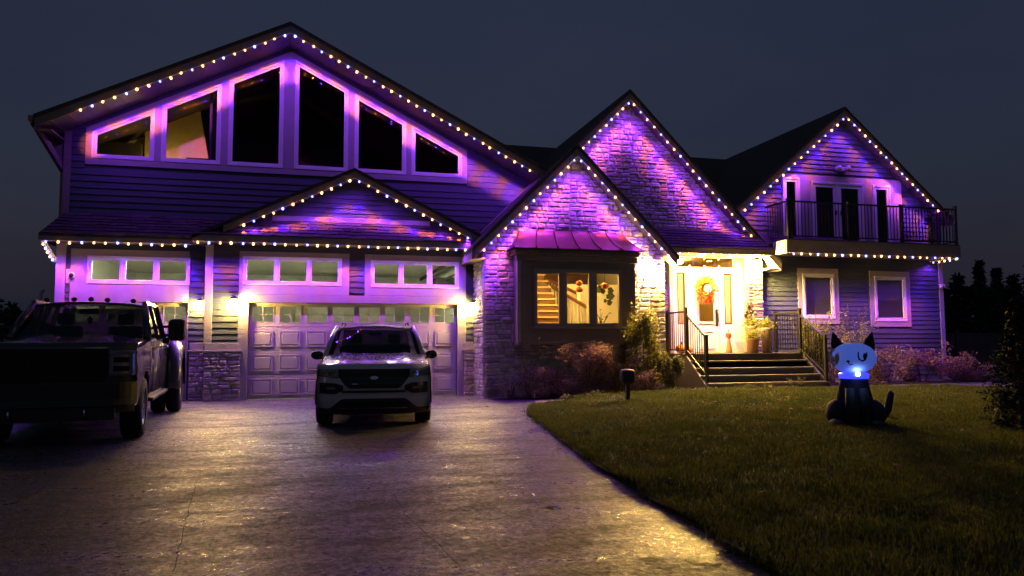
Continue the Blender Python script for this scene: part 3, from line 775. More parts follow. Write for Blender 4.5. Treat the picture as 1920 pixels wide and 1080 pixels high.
# --- loft room behind the sloping windows: dark, with one lit corner
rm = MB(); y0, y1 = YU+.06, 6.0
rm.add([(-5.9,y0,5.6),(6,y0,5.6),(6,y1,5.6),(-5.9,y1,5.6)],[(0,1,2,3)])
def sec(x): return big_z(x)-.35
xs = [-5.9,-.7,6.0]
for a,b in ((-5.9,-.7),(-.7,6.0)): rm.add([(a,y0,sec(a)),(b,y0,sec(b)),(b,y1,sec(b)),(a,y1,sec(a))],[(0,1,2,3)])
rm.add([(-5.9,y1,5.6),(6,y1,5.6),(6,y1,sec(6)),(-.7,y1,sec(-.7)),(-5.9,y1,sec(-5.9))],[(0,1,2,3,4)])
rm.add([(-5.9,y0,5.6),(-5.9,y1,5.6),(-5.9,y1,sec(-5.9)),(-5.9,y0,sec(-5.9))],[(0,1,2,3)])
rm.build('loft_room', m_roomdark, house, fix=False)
m_gold = mat('gold_wall', (.52,.40,.15), .8, var=.1)
MB().prism([(-4.6,5.6),(-2.75,5.6),(-3.2,sec(-3.2)-.02),(-4.6,sec(-4.6)-.02)],2.6,2.66).build('light_partition', m_gold, house)
MB().box(-2.75,-2.69,1.2,2.6,5.6,8.3).build('light_partition', m_roomdark, house)  # added divider, keeps the lamplight out of the other loft windows
MB().box(-5.88,-4.62,2.3,2.5,5.6,6.85).build('shade_block', m_roomdark, house)  # added dark box standing in for the unlit lower part of the window
MB().prism([(-5.88,6.86),(-4.4,6.86),(-4.4,sec(-4.4)-.02),(-5.88,sec(-5.88)-.02)],2.9,2.95).build('light_partition', m_gold, house)
MB().box(-3.35,-2.8,1.5,1.9,5.6,6.35).build('armchair', m_roomdark, house)
lp = empty('floor_lamp', (-3.9,1.9,5.61)); tag(lp, 'short lit lamp behind the sill of the sloping loft windows', 'lamp')
MB().lathe([(0,0),(.12,0),(.12,.02),(.015,.03),(.015,.22)],12).build('base', m_black, lp)
MB().lathe([(.09,.20),(.05,.36)],16).build('lamp_shade', mat('loft_shade',(1,.9,.6),.6,emit=(1,.66,.18),estr=32), lp, smooth=True)

# --- right wing
RX, RZ, RY = 16.12, 8.80, -.10
rwx = 19.95
def rw_z(x, s): return RZ-s*abs(x-RX)
RSL = .845
gable_roof(RX, RZ, RSL, 12.0, 20.15, RY, 9, .10, house)
rake(RX, RZ, RSL, 12.1, 20.1, RY, house, drop=.10, h=.20, ysoff=YR)
rwl = 13.03
ub = 4.40
drw = [rect(*W(1468,455,YR)[:1],ub,W(1500,455,YR)[0],6.50), rect(W(1521,455,YR)[0],ub,W(1619,455,YR)[0],6.42), rect(W(1637,455,YR)[0],ub,W(1670,455,YR)[0],6.42)]
lowin = [rect(W(1504,550,YR)[0],2.10,W(1563,550,YR)[0],3.50), rect(W(1638,550,YR)[0],2.02,W(1697,550,YR)[0],3.46)]
rpoly = [(rwl,-.1),(rwx,-.1),(rwx,RZ-RSL*(rwx-RX)-.2),(RX,RZ-.22),(12.2,RZ-RSL*(RX-12.2)-.2),(12.2,4.9),(rwl,4.2)]
tb = rect(W(1462,0,YR)[0]-.02, ub, W(1690,400,YR)[0], 6.62)
lt = [inset(q,-.17) for q in lowin]
sided_wall(rpoly, drw+lowin, YR, house, expo=.145, bholes=[tb]+lt)
for q, o in zip(lowin, lt): trim_ring(o, q, YR, house)
# trim field behind the balcony doors
zs = sorted({tb[0][1],tb[2][1]} | {p[1] for d in drw for p in d})
wall_part('door_trim', rect(tb[0][0],tb[0][1],tb[1][0],tb[2][1]), drw, YR-.04, m_trim, house, th=.05)
for i,d in enumerate(drw):
    if i == 1:
        (a,z0),(b,_),(_,z1),_ = inset(d,.07); mid = (a+b)/2
        lts = [rect(a,z0,mid-.03,z1),rect(mid+.03,z0,b,z1)]
        f = window(d, YR-.03, house, w=.07, sash=.11, lites=lts, pane=m_darkpane, name='balcony_door')
        MB().box(mid-.03,mid+.03,YR-.09,YR+.0,z0,z1).build('mullion', m_white, f)
        for s in (-1,1): MB().box(mid+s*.09-.012,mid+s*.09+.012,YR-.12,YR-.08,z0+.9,z0+1.05).build('handle', m_black, f)
    else: window(d, YR-.03, house, w=.07, sash=.07, pane=m_darkpane)
for q in lowin: window(q, YR, house, w=.07, sash=.045, pane=m_pane)
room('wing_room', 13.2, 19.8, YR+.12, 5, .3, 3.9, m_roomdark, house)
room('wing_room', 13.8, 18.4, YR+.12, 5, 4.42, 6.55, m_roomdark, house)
m_blind = mat('blind', (.42,.40,.39), .8, var=.05, stretch=(1,1,40))
for q in lowin: MB().box(q[0][0]+.05,q[1][0]-.05,YR+.05,YR+.07,q[0][1],q[2][1]).build('blind', m_blind, house)
MB().box(rwx-.14,rwx+.02,YR-.05,YR+.1,-.1,4.1).build('corner_board', m_trim, house, bevel=.006)
MB().box(rwx,rwx+.02,YR+.1,9,-.1,5.4).build('side_wall', m_siding, house)
ml = empty('floodlight', (W(1575,318,YR)[0],YR-.05,W(1575,318,YR)[1])); tag(ml, 'white twin security floodlight above the balcony doors', 'floodlight')
MB().box(-.09,.09,-.05,.05,-.07,.07).build('housing', m_white, ml, bevel=.02)
for s in (-1,1): MB().lathe([(0,-.16),(.09,-.16),(.085,-.05),(.03,.0)],14,(s*.16,0,.0),'y').build('lamp_head', m_white, ml, smooth=True)
sp = empty('motion_sensor', (rwx-.06,YR-.06,W(1760,537,YR)[1])); tag(sp, 'small pale sensor box on the corner board below the balcony', 'sensor')
MB().box(-.10,.06,-.09,.0,-.06,.06).build('housing', m_white, sp, bevel=.015); MB().ball((-.02,-.10,-.02),.035).build('lens', m_black, sp, smooth=True)
# balcony deck and its railing
BY = -.90
b_l, b_r = 13.28, 19.42
dk = MB().box(b_l,b_r,BY,YR-.06,4.14,4.34).build('balcony', m_fascia, house, bevel=.01)
MB().box(b_l-.05,b_r+.05,BY-.06,BY-.002,3.97,4.36).build('fascia', m_fascia, dk, bevel=.01)
MB().box(b_r+.002,b_r+.06,BY,YR-.06,3.97,4.36).build('fascia', m_fascia, dk, bevel=.01)
MB().box(b_l-.06,b_l-.002,BY,YR-.06,3.97,4.36).build('fascia', m_trim, dk, bevel=.01)
MB().box(b_l,b_r,BY,YR-.06,4.02,4.05).build('soffit', m_trim, dk)
nb = int((b_r-b_l)/.14)
for i in range(nb+1):
    x = b_l+(b_r-b_l)*i/nb
    if i < nb: MB().box(x+.004,x+(b_r-b_l)/nb-.004,BY-.07,YR-.07,4.362,4.385).build('deck_board', m_deck, dk)
rz0, rz1 = 4.48, 5.50
def railing(pts, z0, z1, posts, pitch=.115, name='railing', rail_r=.05, post_w=.075):
    """pts: polyline of (x,y,base offset); metal railing with posts and balusters"""
    root = None
    for (a,b) in zip(pts[:-1],pts[1:]):
        a, b = Vector(a), Vector(b)
        mbar = MB().bar(a+Vector((0,0,z1)),b+Vector((0,0,z1)),.045,.05)
        if root is None: root = mbar.build(name, m_black, house, bevel=.006)
        else: mbar.build('top_rail', m_black, root, bevel=.006)
        MB().bar(a+Vector((0,0,z0)),b+Vector((0,0,z0)),.03,.035).build('bottom_rail', m_black, root)
        n = max(1,int((b-a).to_2d().length/pitch))
        for i in range(1,n):
            p = a.lerp(b,i/n); MB().box(p.x-.009,p.x+.009,p.y-.009,p.y+.009,p.z+z0,p.z+z1).build('baluster', m_black, root)
    for (x,y,zb,zt) in posts:
        MB().box(x-post_w/2,x+post_w/2,y-post_w/2,y+post_w/2,zb,zt).build('post', m_black, root, bevel=.008)
        MB().box(x-post_w/2-.012,x+post_w/2+.012,y-post_w/2-.012,y+post_w/2+.012,zt,zt+.03).build('post_cap', m_black, root, bevel=.008)
    return root
px_b = [W(a,420,BY)[0] for a in (1483,1590,1690)]
railing([(b_l+.06,YR-.1,0),(b_l+.06,BY,0),(b_r-.04,BY,0),(b_r-.04,YR-.1,0)], rz0, rz1, [(b_l+.06,BY,4.36,5.54)]+[(x,BY,4.36,5.54) for x in px_b]+[(b_r-.04,BY,4.36,5.58),(W(1745,420,BY)[0],BY,4.36,5.3)])
# --- main roof behind the gables
MB().slab((6.3,-.3,4.3),(16.1,-.3,4.3),(16.1,6.5,8.67),(6.3,6.5,8.67),.1).build('roof', m_roof, house)
MB().slab((6.3,6.5,8.67),(16.1,6.5,8.67),(16.1,12,5),(6.3,12,5),.1).build('roof', m_roof, house)
place_stones(house)

# --- porch, steps, railings
pxl, pxr, pyf = 9.75, 13.45, -1.28
po = MB().box(pxl,pxr,pyf,YT,-.1,dz0-.03).build('porch', m_deck, house)
n = 10
for i in range(n):
    y = pyf-.03+(YT-pyf+.03)*i/n; MB().box(pxl-.02,pxr+.02,y+.003,y+(YT-pyf+.03)/n-.003,dz0-.028,dz0).build('floor_board', m_deck, po)
zg = .15; rise = (dz0-zg)/5; run = .27
stp = MB().box(pxl+.05,pxr-.1,pyf-run,pyf-.002,-.05,dz0-rise-.04).build('steps', m_deck, house)
for k in range(1,5):
    zt = dz0-k*rise; y1 = pyf-(k-1)*run; y0_ = y1-run
    MB().box(pxl+.02,pxr-.08,y0_-.03,y1,zt-.04,zt).build('tread', mat('tread',(.09,.085,.08),.5,var=.15), stp, bevel=.008)
    MB().box(pxl+.05,pxr-.1,y0_+.0,y0_+.02,-.05,zt-.042).build('riser', m_deck, stp)
MB().prism([(0,0)]*0 or [(pyf,-.05),(pyf-4*run,-.05),(pyf-4*run,.3),(pyf,dz0-.05)],0,0.04).v
yb = pyf-4*run+.08
for x in (pxl+.02,pxr-.02):
    s = MB(); s.add([(x-.03,pyf,-.05),(x-.03,pyf-4*run,-.05),(x-.03,pyf-4*run,.25),(x-.03,pyf,dz0-.04),(x+.03,pyf,-.05),(x+.03,pyf-4*run,-.05),(x+.03,pyf-4*run,.25),(x+.03,pyf,dz0-.04)],[(0,1,2,3),(7,6,5,4),(0,4,5,1),(1,5,6,2),(2,6,7,3),(3,7,4,0)])
    s.build('stringer', m_deck, stp)
for x in (pxl+.06,pxr-.06):
    railing([(x,YT-.06,0),(x,pyf+.05,0)], dz0+.1, dz0+1.15, [(x,pyf+.05,dz0-.3,dz0+1.24),(x,YT-.07,dz0,dz0+1.2)], pitch=.11)
    railing([(x,pyf+.05,dz0),(x,yb,zg+.28)], .1, 1.08, [(x,yb,zg-.1,zg+1.40)], pitch=.105, name='stair_railing')

# ------------------------------------------------------------------ wall lamps
m_bulb_y = mat('lamp_glow', (1,.9,.6), .5, emit=(1.0,.62,.13), estr=175)
def wall_lamp(x, y, z, label, s=1.0, strength=None):
    t = empty('wall_lamp', (x,y,z)); tag(t, label, 'wall lamp', 'lanterns on the house')
    MB().box(-.055*s,.055*s,-.02,0,-.10*s,.12*s).build('backplate', m_black, t, bevel=.008)
    MB().tube([(0,-.01,.10*s),(0,-.09*s,.19*s),(0,-.13*s,.155*s)],.010*s,8).build('arm', m_black, t, smooth=True)
    MB().lathe([(.0,.175*s),(.055*s,.155*s),(.095*s,.115*s),(.09*s,.11*s)],12,(0,-.13*s,0)).build('cap', m_black, t, smooth=True)
    MB().lathe([(0,-.145*s),(.018*s,-.14*s),(.026*s,-.12*s),(.0,-.118*s)],12,(0,-.13*s,0)).build('base', m_black, t, smooth=True)
    for k in range(4):
        a = k*math.pi/2+.78; MB().tube([(.082*s*math.cos(a),-.13*s+.082*s*math.sin(a),.11*s),(.024*s*math.cos(a),-.13*s+.024*s*math.sin(a),-.12*s)],.005,5).build('cage_bar', m_black, t)
    MB().lathe([(.0,-.11*s),(.045*s,-.105*s),(.07*s,.0),(.062*s,.10*s),(0,.105*s)],14,(0,-.13*s,0)).build('glass', strength or m_bulb_y, t, smooth=True)
    return t
wall_lamp(W(375,573,YL)[0], YL-.03, W(375,573,YL)[1], 'lit lantern on the narrow siding strip beside the single garage door', .95)
wall_lamp(W(440,572,YD)[0], YD-.03, W(440,572,YD)[1], 'lit lantern between the two garage bays, above the wide stone plinth', 1.25)
wall_lamp(W(884,578,YD)[0], YD-.03, W(884,578,YD)[1], 'lit lantern between the double garage door and the stone gable corner', 1.25)
m_bulb_q = mat('entry_glow', (1,.95,.7), .5, emit=(1.0,.60,.12), estr=780)
m_bulb_p = mat('porch_glow', (1,.95,.7), .5, emit=(1.0,.61,.12), estr=1350)
wall_lamp(W(1234,510,YF)[0]-.06, YF-.06, W(1234,510,YF)[1], 'lit lantern on the stone between the bay and the front door', 1.3, m_bulb_q)
wall_lamp(W(1411,498,YT)[0], YT-.07, W(1411,498,YT)[1], 'lit lantern on the stone to the far side of the front door', 1.25, m_bulb_p)
m_spot = mat('downlight_glow', (1,1,.9), .5, emit=(1.0,.61,.12), estr=1250)
for x in (10.62,11.62):
    t = tag(MB().lathe([(0,-.012),(.075,-.008),(.085,0),(0,0.004)],16,(x,-.62,pz_e-.168)).build('downlight', m_spot), 'round lit downlight in the porch ceiling, the one nearer the %s' % ('bay window' if x < 11 else 'tall planters'), 'downlight', 'porch downlights')

# ------------------------------------------------------------------ strings of lights along the roof edges
PW_O, PW_B, PW_W = 24.0, 62.0, 12.0
l_or = bpy.data.lights.new('warm_led', 'SPOT'); l_or.energy = PW_O; l_or.color = (1.0,.17,.02)
l_bl = bpy.data.lights.new('blue_led', 'SPOT'); l_bl.energy = PW_B; l_bl.color = (.09,.012,1.0)
for l in (l_or, l_bl): l.spot_size = R(42); l.spot_blend = .7; l.shadow_soft_size = .03
# the broad skirt of every three neighbouring lamps, summed in one
l_wash = bpy.data.lights.new('led_skirt', 'SPOT'); l_wash.energy = PW_W; l_wash.color = (.26,.035,1.0); l_wash.spot_size = R(155); l_wash.spot_blend = 1.0; l_wash.shadow_soft_size = .05
l_wash2 = l_wash.copy(); l_wash2.energy = 30.0     # straight eaves throw further over the drive
l_or3 = l_or.copy(); l_bl3 = l_bl.copy()     # deep overhang: tighter lenses thrown at the trim
for l in (l_or3, l_bl3): l.spot_size = R(34); l.energy *= 1.5
m_led_o = mat('led_warm', (1,.8,.6), .4, emit=(1.0,.40,.12), estr=2.5)
m_led_b = mat('led_blue', (.7,.7,1), .4, emit=(.20,.20,1.0), estr=2.5)
def bulb_mesh(m):
    me = MB().lathe([(0,-.042),(.023,-.035),(.032,-.012),(.028,.012),(.016,.027),(0,.03)],8).mesh('bulb')
    me.materials.append(m); me.polygons.foreach_set('use_smooth',[True]*len(me.polygons)); return me
ME_O, ME_B = bulb_mesh(m_led_o), bulb_mesh(m_led_b)
def light_string(p0, p1, n, label, phase=0, aim=(0,.62,-1), off=(0,-.035,-.03), wash=(0,.25,-1), tight=False):
    p0, p1 = Vector(p0)+Vector(off), Vector(p1)+Vector(off)
    t = MB().tube([p0+Vector((0,.012,.03)),p1+Vector((0,.012,.03))],.008,5).build('light_string', m_white)
    tag(t, label, 'string lights', 'light strings on the roof edges')
    q = Vector(aim).to_track_quat('-Z','Y').to_euler()
    for i in range(n):
        p = p0.lerp(p1,(i+.5)/n); blue = (i+phase)%3 == 1
        b = bpy.data.objects.new('bulb', ME_B if blue else ME_O); COL.objects.link(b); b.parent = t; b.location = p
        b.rotation_euler = (random.uniform(-.3,.3),random.uniform(-.3,.3),random.uniform(0,3)); b.scale = (random.uniform(.72,1.02),)*3; b.location = p+Vector((random.gauss(0,.008),random.gauss(0,.006),random.gauss(0,.006)))
        s = bpy.data.objects.new('led', (l_bl3 if blue else l_or3) if tight else (l_bl if blue else l_or)); COL.objects.link(s); s.parent = t; s.location = p+Vector((0,0,-.055)); s.rotation_euler = q
        if blue or (n < 3 and i == 0):
            s2 = bpy.data.objects.new('led', l_wash2 if wash[1] < 0 else l_wash); COL.objects.link(s2); s2.parent = t; s2.location = p+Vector((0,0,-.055)); s2.rotation_euler = Vector(wash).to_track_quat('-Z','Y').to_euler()
    return t
def rk(rx, rz, sl, x, y, d): return (x, y, rz-sl*abs(x-rx)-d)
light_string(rk(UX,UZ,SL,-5.5,YRK,.31), rk(UX,UZ,SL,UX,YRK,.31), 20, 'string lights on the shallow rake of the big garage gable, over the truck side', 0, aim=(0,1,-.42), wash=(0,.5,-1), tight=True)
light_string(rk(UX,UZ,SL,UX,YRK,.31), rk(UX,UZ,SL,5.75,YRK,.31), 29, 'long string lights on the garage gable rake that runs down to the stone gable', 1, aim=(0,1,-.42), wash=(0,.5,-1), tight=True)
light_string((ll-.22,pe,3.82), (lr-.38,pe,3.82), 13, 'string lights under the pent roof eave above the single garage door', 1, wash=(0,-.12,-1))
light_string((ll-.2,pe+.03,3.80), (ll-.05,YL-.06,3.40), 5, 'short string lights running down the downspout elbow at the garage corner', 0, aim=(-.2,-.3,-1))
light_string((sgl+.02,GY+.0,3.86), (4.2,GY+.0,3.86), 28, 'long string lights along the straight eave above the double garage door', 0, wash=(0,-.12,-1))
light_string(rk(GX,GZ,GS,-1.80,GY,.27), rk(GX,GZ,GS,GX,GY,.27), 12, 'string lights on the small garage gable rake nearer the truck', 0)
light_string(rk(GX,GZ,GS,GX,GY,.27), rk(GX,GZ,GS,4.0,GY,.27), 13, 'string lights on the small garage gable rake nearer the stone gable', 1)
light_string(rk(FX,FZ,1,4.0,FY,.33), rk(FX,FZ,1,FX,FY,.33), 14, 'string lights on the rake of the bay window gable, beside the garage', 0, wash=(0,-.05,-1))
light_string(rk(FX,FZ,1,FX,FY,.33), rk(FX,FZ,1,9.25,FY,.33), 14, 'string lights on the rake of the bay window gable, above the porch lantern', 1, wash=(0,-.05,-1))
light_string(rk(TX,TZ,1,7.1,TY,.33), rk(TX,TZ,1,TX,TY,.33), 9, 'short string lights on the tall stone gable rake above the lower gable', 2)
light_string(rk(TX,TZ,1,TX,TY,.33), rk(TX,TZ,1,12.9,TY,.33), 21, 'long string lights on the tall stone gable rake above the front door', 0)
light_string((9.4,py_e,pz_e-.15), (12.7,py_e,pz_e-.15), 13, 'string lights along the porch eave over the front door', 0)
light_string(rk(RX,RZ,RSL,12.3,RY,.31), rk(RX,RZ,RSL,RX,RY,.31), 17, 'string lights on the balcony gable rake toward the stone gable', 0)
light_string(rk(RX,RZ,RSL,RX,RY,.31), rk(RX,RZ,RSL,19.6,RY,.31), 18, 'string lights on the balcony gable rake toward the dark garden', 0)
light_string((b_l,BY-.06,3.97), (b_r,BY-.06,3.97), 22, 'string lights under the front edge of the balcony', 1, wash=(0,-.12,-1))
light_string((b_r+.03,BY,3.97), (b_r+.03,YR-.1,3.97), 5, 'short string lights under the side edge of the balcony', 0, aim=(-.45,0,-1), off=(.0,0,-.03))
# ------------------------------------------------------------------ ground
def S(t): t = max(0,min(1,t)); return t*t*(3-2*t)
def gz(x, y): return drive_z(y) + .15*S((x-4.5)/5)*S((y+7.5)/4.5)
def tex(nt, kind, **kw):
    n = nt.nodes.new(kind)
    for k, v in kw.items(): n.inputs[k].default_value = v
    return n
def paving_material(name, c0, c1, r0, r1, sc=1.0, grain=1.0):
    """paving with worn patches, coarse exposed aggregate and damp sheen"""
    m = bpy.data.materials.new(name); m.use_nodes = True; nt = m.node_tree; N = nt.nodes; L = nt.links; b = N['Principled BSDF']
    tc = N.new('ShaderNodeTexCoord'); mp = N.new('ShaderNodeMapping'); mp.inputs['Scale'].default_value = (.55*sc,1.0*sc,1); L.new(tc.outputs['Object'], mp.inputs[0])
    big = tex(nt,'ShaderNodeTexNoise',Scale=1.3,Detail=8,Roughness=.7); L.new(mp.outputs[0], big.inputs['Vector'])
    med = tex(nt,'ShaderNodeTexNoise',Scale=8,Detail=5,Roughness=.75); L.new(tc.outputs['Object'], med.inputs['Vector'])
    agg = tex(nt,'ShaderNodeTexVoronoi',Scale=27); L.new(tc.outputs['Object'], agg.inputs['Vector'])
    agg2 = tex(nt,'ShaderNodeTexVoronoi',Scale=75); L.new(tc.outputs['Object'], agg2.inputs['Vector'])
    mp2 = N.new('ShaderNodeMapping'); mp2.inputs['Scale'].default_value = (.8,4.2,1); L.new(tc.outputs['Object'], mp2.inputs[0])
    strk = tex(nt,'ShaderNodeTexNoise',Scale=1.1,Detail=7,Roughness=.72); L.new(mp2.outputs[0], strk.inputs['Vector'])     # raked, worn bands
    mx0 = N.new('ShaderNodeMath'); mx0.operation='MULTIPLY_ADD'; L.new(med.outputs['Fac'],mx0.inputs[0]); mx0.inputs[1].default_value=.35; L.new(big.outputs['Fac'],mx0.inputs[2])
    mx1 = N.new('ShaderNodeMath'); mx1.operation='MULTIPLY_ADD'; L.new(strk.outputs['Fac'],mx1.inputs[0]); mx1.inputs[1].default_value=.75; L.new(mx0.outputs[0],mx1.inputs[2])
    mx = N.new('ShaderNodeMath'); mx.operation='SUBTRACT'; L.new(mx1.outputs[0],mx.inputs[0]); mx.inputs[1].default_value=.30
    cr = N.new('ShaderNodeValToRGB'); e = cr.color_ramp.elements; e[0].position=.58; e[1].position=.92; e[0].color=(*c0,1); e[1].color=(*c1,1); L.new(mx.outputs[0], cr.inputs[0])
    rr = N.new('ShaderNodeMapRange'); rr.inputs['From Min'].default_value=.62; rr.inputs['From Max'].default_value=.88; rr.inputs['To Min'].default_value=r1; rr.inputs['To Max'].default_value=r0; L.new(mx.outputs[0], rr.inputs[0])
    sep = N.new('ShaderNodeSeparateColor'); L.new(agg.outputs['Color'],sep.inputs[0]); sep2 = N.new('ShaderNodeSeparateColor'); L.new(agg2.outputs['Color'],sep2.inputs[0])
    mul = N.new('ShaderNodeMath'); mul.operation='MULTIPLY'; L.new(sep.outputs[0],mul.inputs[0]); L.new(sep2.outputs[0],mul.inputs[1])
    vr = N.new('ShaderNodeMapRange'); vr.inputs['From Max'].default_value=.7; vr.inputs['To Min'].default_value=1-.7*grain; vr.inputs['To Max'].default_value=1+2.4*grain; L.new(mul.outputs[0],vr.inputs[0])
    vc = N.new('ShaderNodeHueSaturation'); L.new(vr.outputs[0],vc.inputs['Value']); L.new(cr.outputs[0],vc.inputs['Color'])
    rg = N.new('ShaderNodeMath'); rg.operation='MULTIPLY_ADD'; L.new(sep.outputs[1],rg.inputs[0]); rg.inputs[1].default_value=.30*grain; L.new(rr.outputs[0],rg.inputs[2])
    L.new(vc.outputs[0], b.inputs['Base Color']); L.new(rg.outputs[0], b.inputs['Roughness']); b.inputs['Specular IOR Level'].default_value=.75
    def bump(src, out, st, dist, prev=None):
        n = N.new('ShaderNodeBump'); n.inputs['Strength'].default_value=st; n.inputs['Distance'].default_value=dist; L.new(src.outputs[out],n.inputs['Height'])
        if prev: L.new(prev.outputs[0],n.inputs['Normal'])
        return n
    b1 = bump(agg,'Color',.6*grain,.010); b2 = bump(agg2,'Distance',.4*grain,.006,b1); b3 = bump(med,'Fac',.5,.03,b2); b4 = bump(big,'Fac',.5,.05,b3)
    L.new(b4.outputs[0], b.inputs['Normal']); return m
m_drive = paving_material('worn_asphalt', (.032,.029,.029), (.10,.092,.09), .16, .50)
m_walk = paving_material('walk_concrete', (.16,.14,.12), (.26,.235,.21), .5, .75, 1.6, .4)
m_ground = mat('soil', (.035,.03,.022), .9, var=.4, vscale=2, bump=.6, bscale=12)
structure(MB().surf(lambda u,v: (u,v,-.42 if v<6 else -.05),-700,700,-700,700,8,8).build('ground', m_ground, fix=False))
def dgrid(u,v):
    return (u,v,gz(u,v))
structure(MB().surf(dgrid,-9.5,26,-34,.38,72,70).build('driveway', m_drive, smooth=True, fix=False))
# dark crack lines in the paving
def crack(pts, w, seed):
    rnd = random.Random(seed); P = [G(*p) for p in pts]; mb = MB(); path = []
    for a,b in zip(P[:-1],P[1:]):
        for i in range(8): path.append(a.lerp(b,i/8)+Vector((rnd.uniform(-.010,.010),rnd.uniform(-.012,.012),0)))
    for a,b in zip(path[:-1],path[1:]):
        d = (b-a).normalized(); n = Vector((-d.y,d.x,0))*w*rnd.uniform(.4,1)
        z = Vector((0,0,.004)); mb.add([a-n+z,b-n+z,b+n+z,a+n+z],[(0,1,2,3)])
    o = mb.build('driveway_crack', mat('crack',(.016,.014,.013),.9), fix=False); structure(o); return o
crack([(325,1075),(345,990),(362,930),(368,900)],.004,1)
crack([(875,1078),(820,1020),(760,965),(735,925)],.004,2)
# lawn
def lz(x, y): return gz(x,y)+.05+.06*noise.noise(Vector((x*.5,y*.5,3)))+.035*noise.noise(Vector((x*1.5,y*1.5,9)))+.05*S((x-4)/3)
edge_px = [(1450,1080),(1372,1030),(1300,985),(1205,928),(1120,876),(1055,828),(1005,792),(990,778),(1000,767),(1040,759),(1100,752),(1180,747),(1250,741),(1400,735),(1870,732)]
edge = [G(*p, gz) for p in edge_px]
lawn_poly = [(2.3,-24)]+[(2.55,-17.5)]+[(p.x,p.y) for p in edge]+[(26,edge[-1].y-.6),(26,-24)]
LP = np.array(lawn_poly)
def inside(X, Y, P=LP):
    r = np.zeros(X.shape,bool); n = len(P); j = n-1
    for i in range(n):
        c = ((P[i,1]>Y)!=(P[j,1]>Y)) & (X < (P[j,0]-P[i,0])*(Y-P[i,1])/(P[j,1]-P[i,1]+1e-12)+P[i,0]); r ^= c; j = i
    return r
cell = .12; nx_, ny_ = int(24/cell), int(23/cell)
gx = 2.0+np.arange(nx_+1)*cell; gy = -24+np.arange(ny_+1)*cell
CX, CYY = np.meshgrid(gx[:-1]+cell/2, gy[:-1]+cell/2); msk = inside(CX, CYY)
lm = MB(); vid = {}
for j,i in zip(*np.nonzero(msk)):
    f = []
    for (a,b) in ((i,j),(i+1,j),(i+1,j+1),(i,j+1)):
        if (a,b) not in vid: vid[(a,b)] = len(lm.v); lm.v.append((gx[a],gy[b],lz(gx[a],gy[b])))
        f.append(vid[(a,b)])
    lm.f.append(tuple(f))
m_lawn = mat('lawn_soil', (.035,.05,.014), .9, var=.4, vscale=3, bump=.5, bscale=30)
structure(lm.build('lawn', m_lawn, smooth=True, fix=False))
m_grass = mat('grass', (.085,.125,.022), .65, spec=.3, isl=.45, col2=(.14,.135,.035), vscale=1.6, trans=.42)
def np_mesh(name, verts, quads, material, parent=None, tri=False):
    me = bpy.data.meshes.new(name); k = 3 if tri else 4
    me.vertices.add(len(verts)); me.vertices.foreach_set('co', verts.astype(np.float32).ravel())
    me.loops.add(quads.size); me.loops.foreach_set('vertex_index', quads.astype(np.int32).ravel())
    me.polygons.add(len(quads)); me.polygons.foreach_set('loop_start', np.arange(0,quads.size,k,dtype=np.int32)); me.polygons.foreach_set('loop_total', np.full(len(quads),k,dtype=np.int32))
    me.update(calc_edges=True); return link(name, me, material, parent)
def blades(px_, py_, pz_, h, wdt, lean=.45):
    n = len(px_); a = rng.uniform(0,2*np.pi,n); b = rng.uniform(0,2*np.pi,n); ln = h*rng.uniform(.1,1,n)*lean
    dx, dy = np.cos(a)*wdt/2, np.sin(a)*wdt/2; lx, ly = np.cos(b)*ln, np.sin(b)*ln
    v = np.empty((n,5,3))
    v[:,0] = np.stack([px_-dx,py_-dy,pz_-.01],1); v[:,1] = np.stack([px_+dx,py_+dy,pz_-.01],1)
    v[:,2] = np.stack([px_+dx*.7+lx*.4,py_+dy*.7+ly*.4,pz_+h*.55],1); v[:,3] = np.stack([px_-dx*.7+lx*.4,py_-dy*.7+ly*.4,pz_+h*.55],1)
    v[:,4] = np.stack([px_+lx,py_+ly,pz_+h*rng.uniform(.8,1,n)],1)
    base = np.arange(n)[:,None]*5
    t = np.concatenate([base+np.array([[0,1,2]]), base+np.array([[0,2,3]]), base+np.array([[3,2,4]])],0)
    return v.reshape(-1,3), t
lzv = np.vectorize(lz)
NB = 330000
bx_ = rng.uniform(2.2,25,NB*2); by_ = rng.uniform(-17,-.8,NB*2)
keep = inside(bx_,by_) & (bx_ < (by_+19.5)*1.5+4); bx_, by_ = bx_[keep][:NB], by_[keep][:NB]
bzv = lzv(bx_,by_); cl = np.array([noise.noise(Vector((x*1.3,y*1.3,0))) for x,y in zip(bx_,by_)])
hh = (.040+.032*cl+rng.uniform(0,.026,len(bx_))).clip(.015,.12)
v, t = blades(bx_,by_,bzv,hh,rng.uniform(.007,.014,len(bx_)))
g = np_mesh('grass', v, t, m_grass, tri=True); g['kind'] = 'stuff'; g['label'] = 'short mown grass covering the lawn'; g['category'] = 'grass'
# longer ragged tufts along the paving edge
ex, ey = [], []
for a,b in zip(edge[:-1],edge[1:]):
    L_ = (b-a).length
    for k in range(int(L_*170)):
        t_ = random.random(); p = a.lerp(b,t_); ex.append(p.x+random.gauss(.04,.05)); ey.append(p.y+random.gauss(0,.05))
ex, ey = np.array(ex), np.array(ey)
v, t = blades(ex,ey,lzv(ex,ey)-.03,rng.uniform(.05,.15,len(ex)),rng.uniform(.006,.012,len(ex)),.8)
g = np_mesh('grass', v, t, m_grass, tri=True); g['kind'] = 'stuff'; g['label'] = 'ragged longer grass along the edge of the paving'; g['category'] = 'grass'
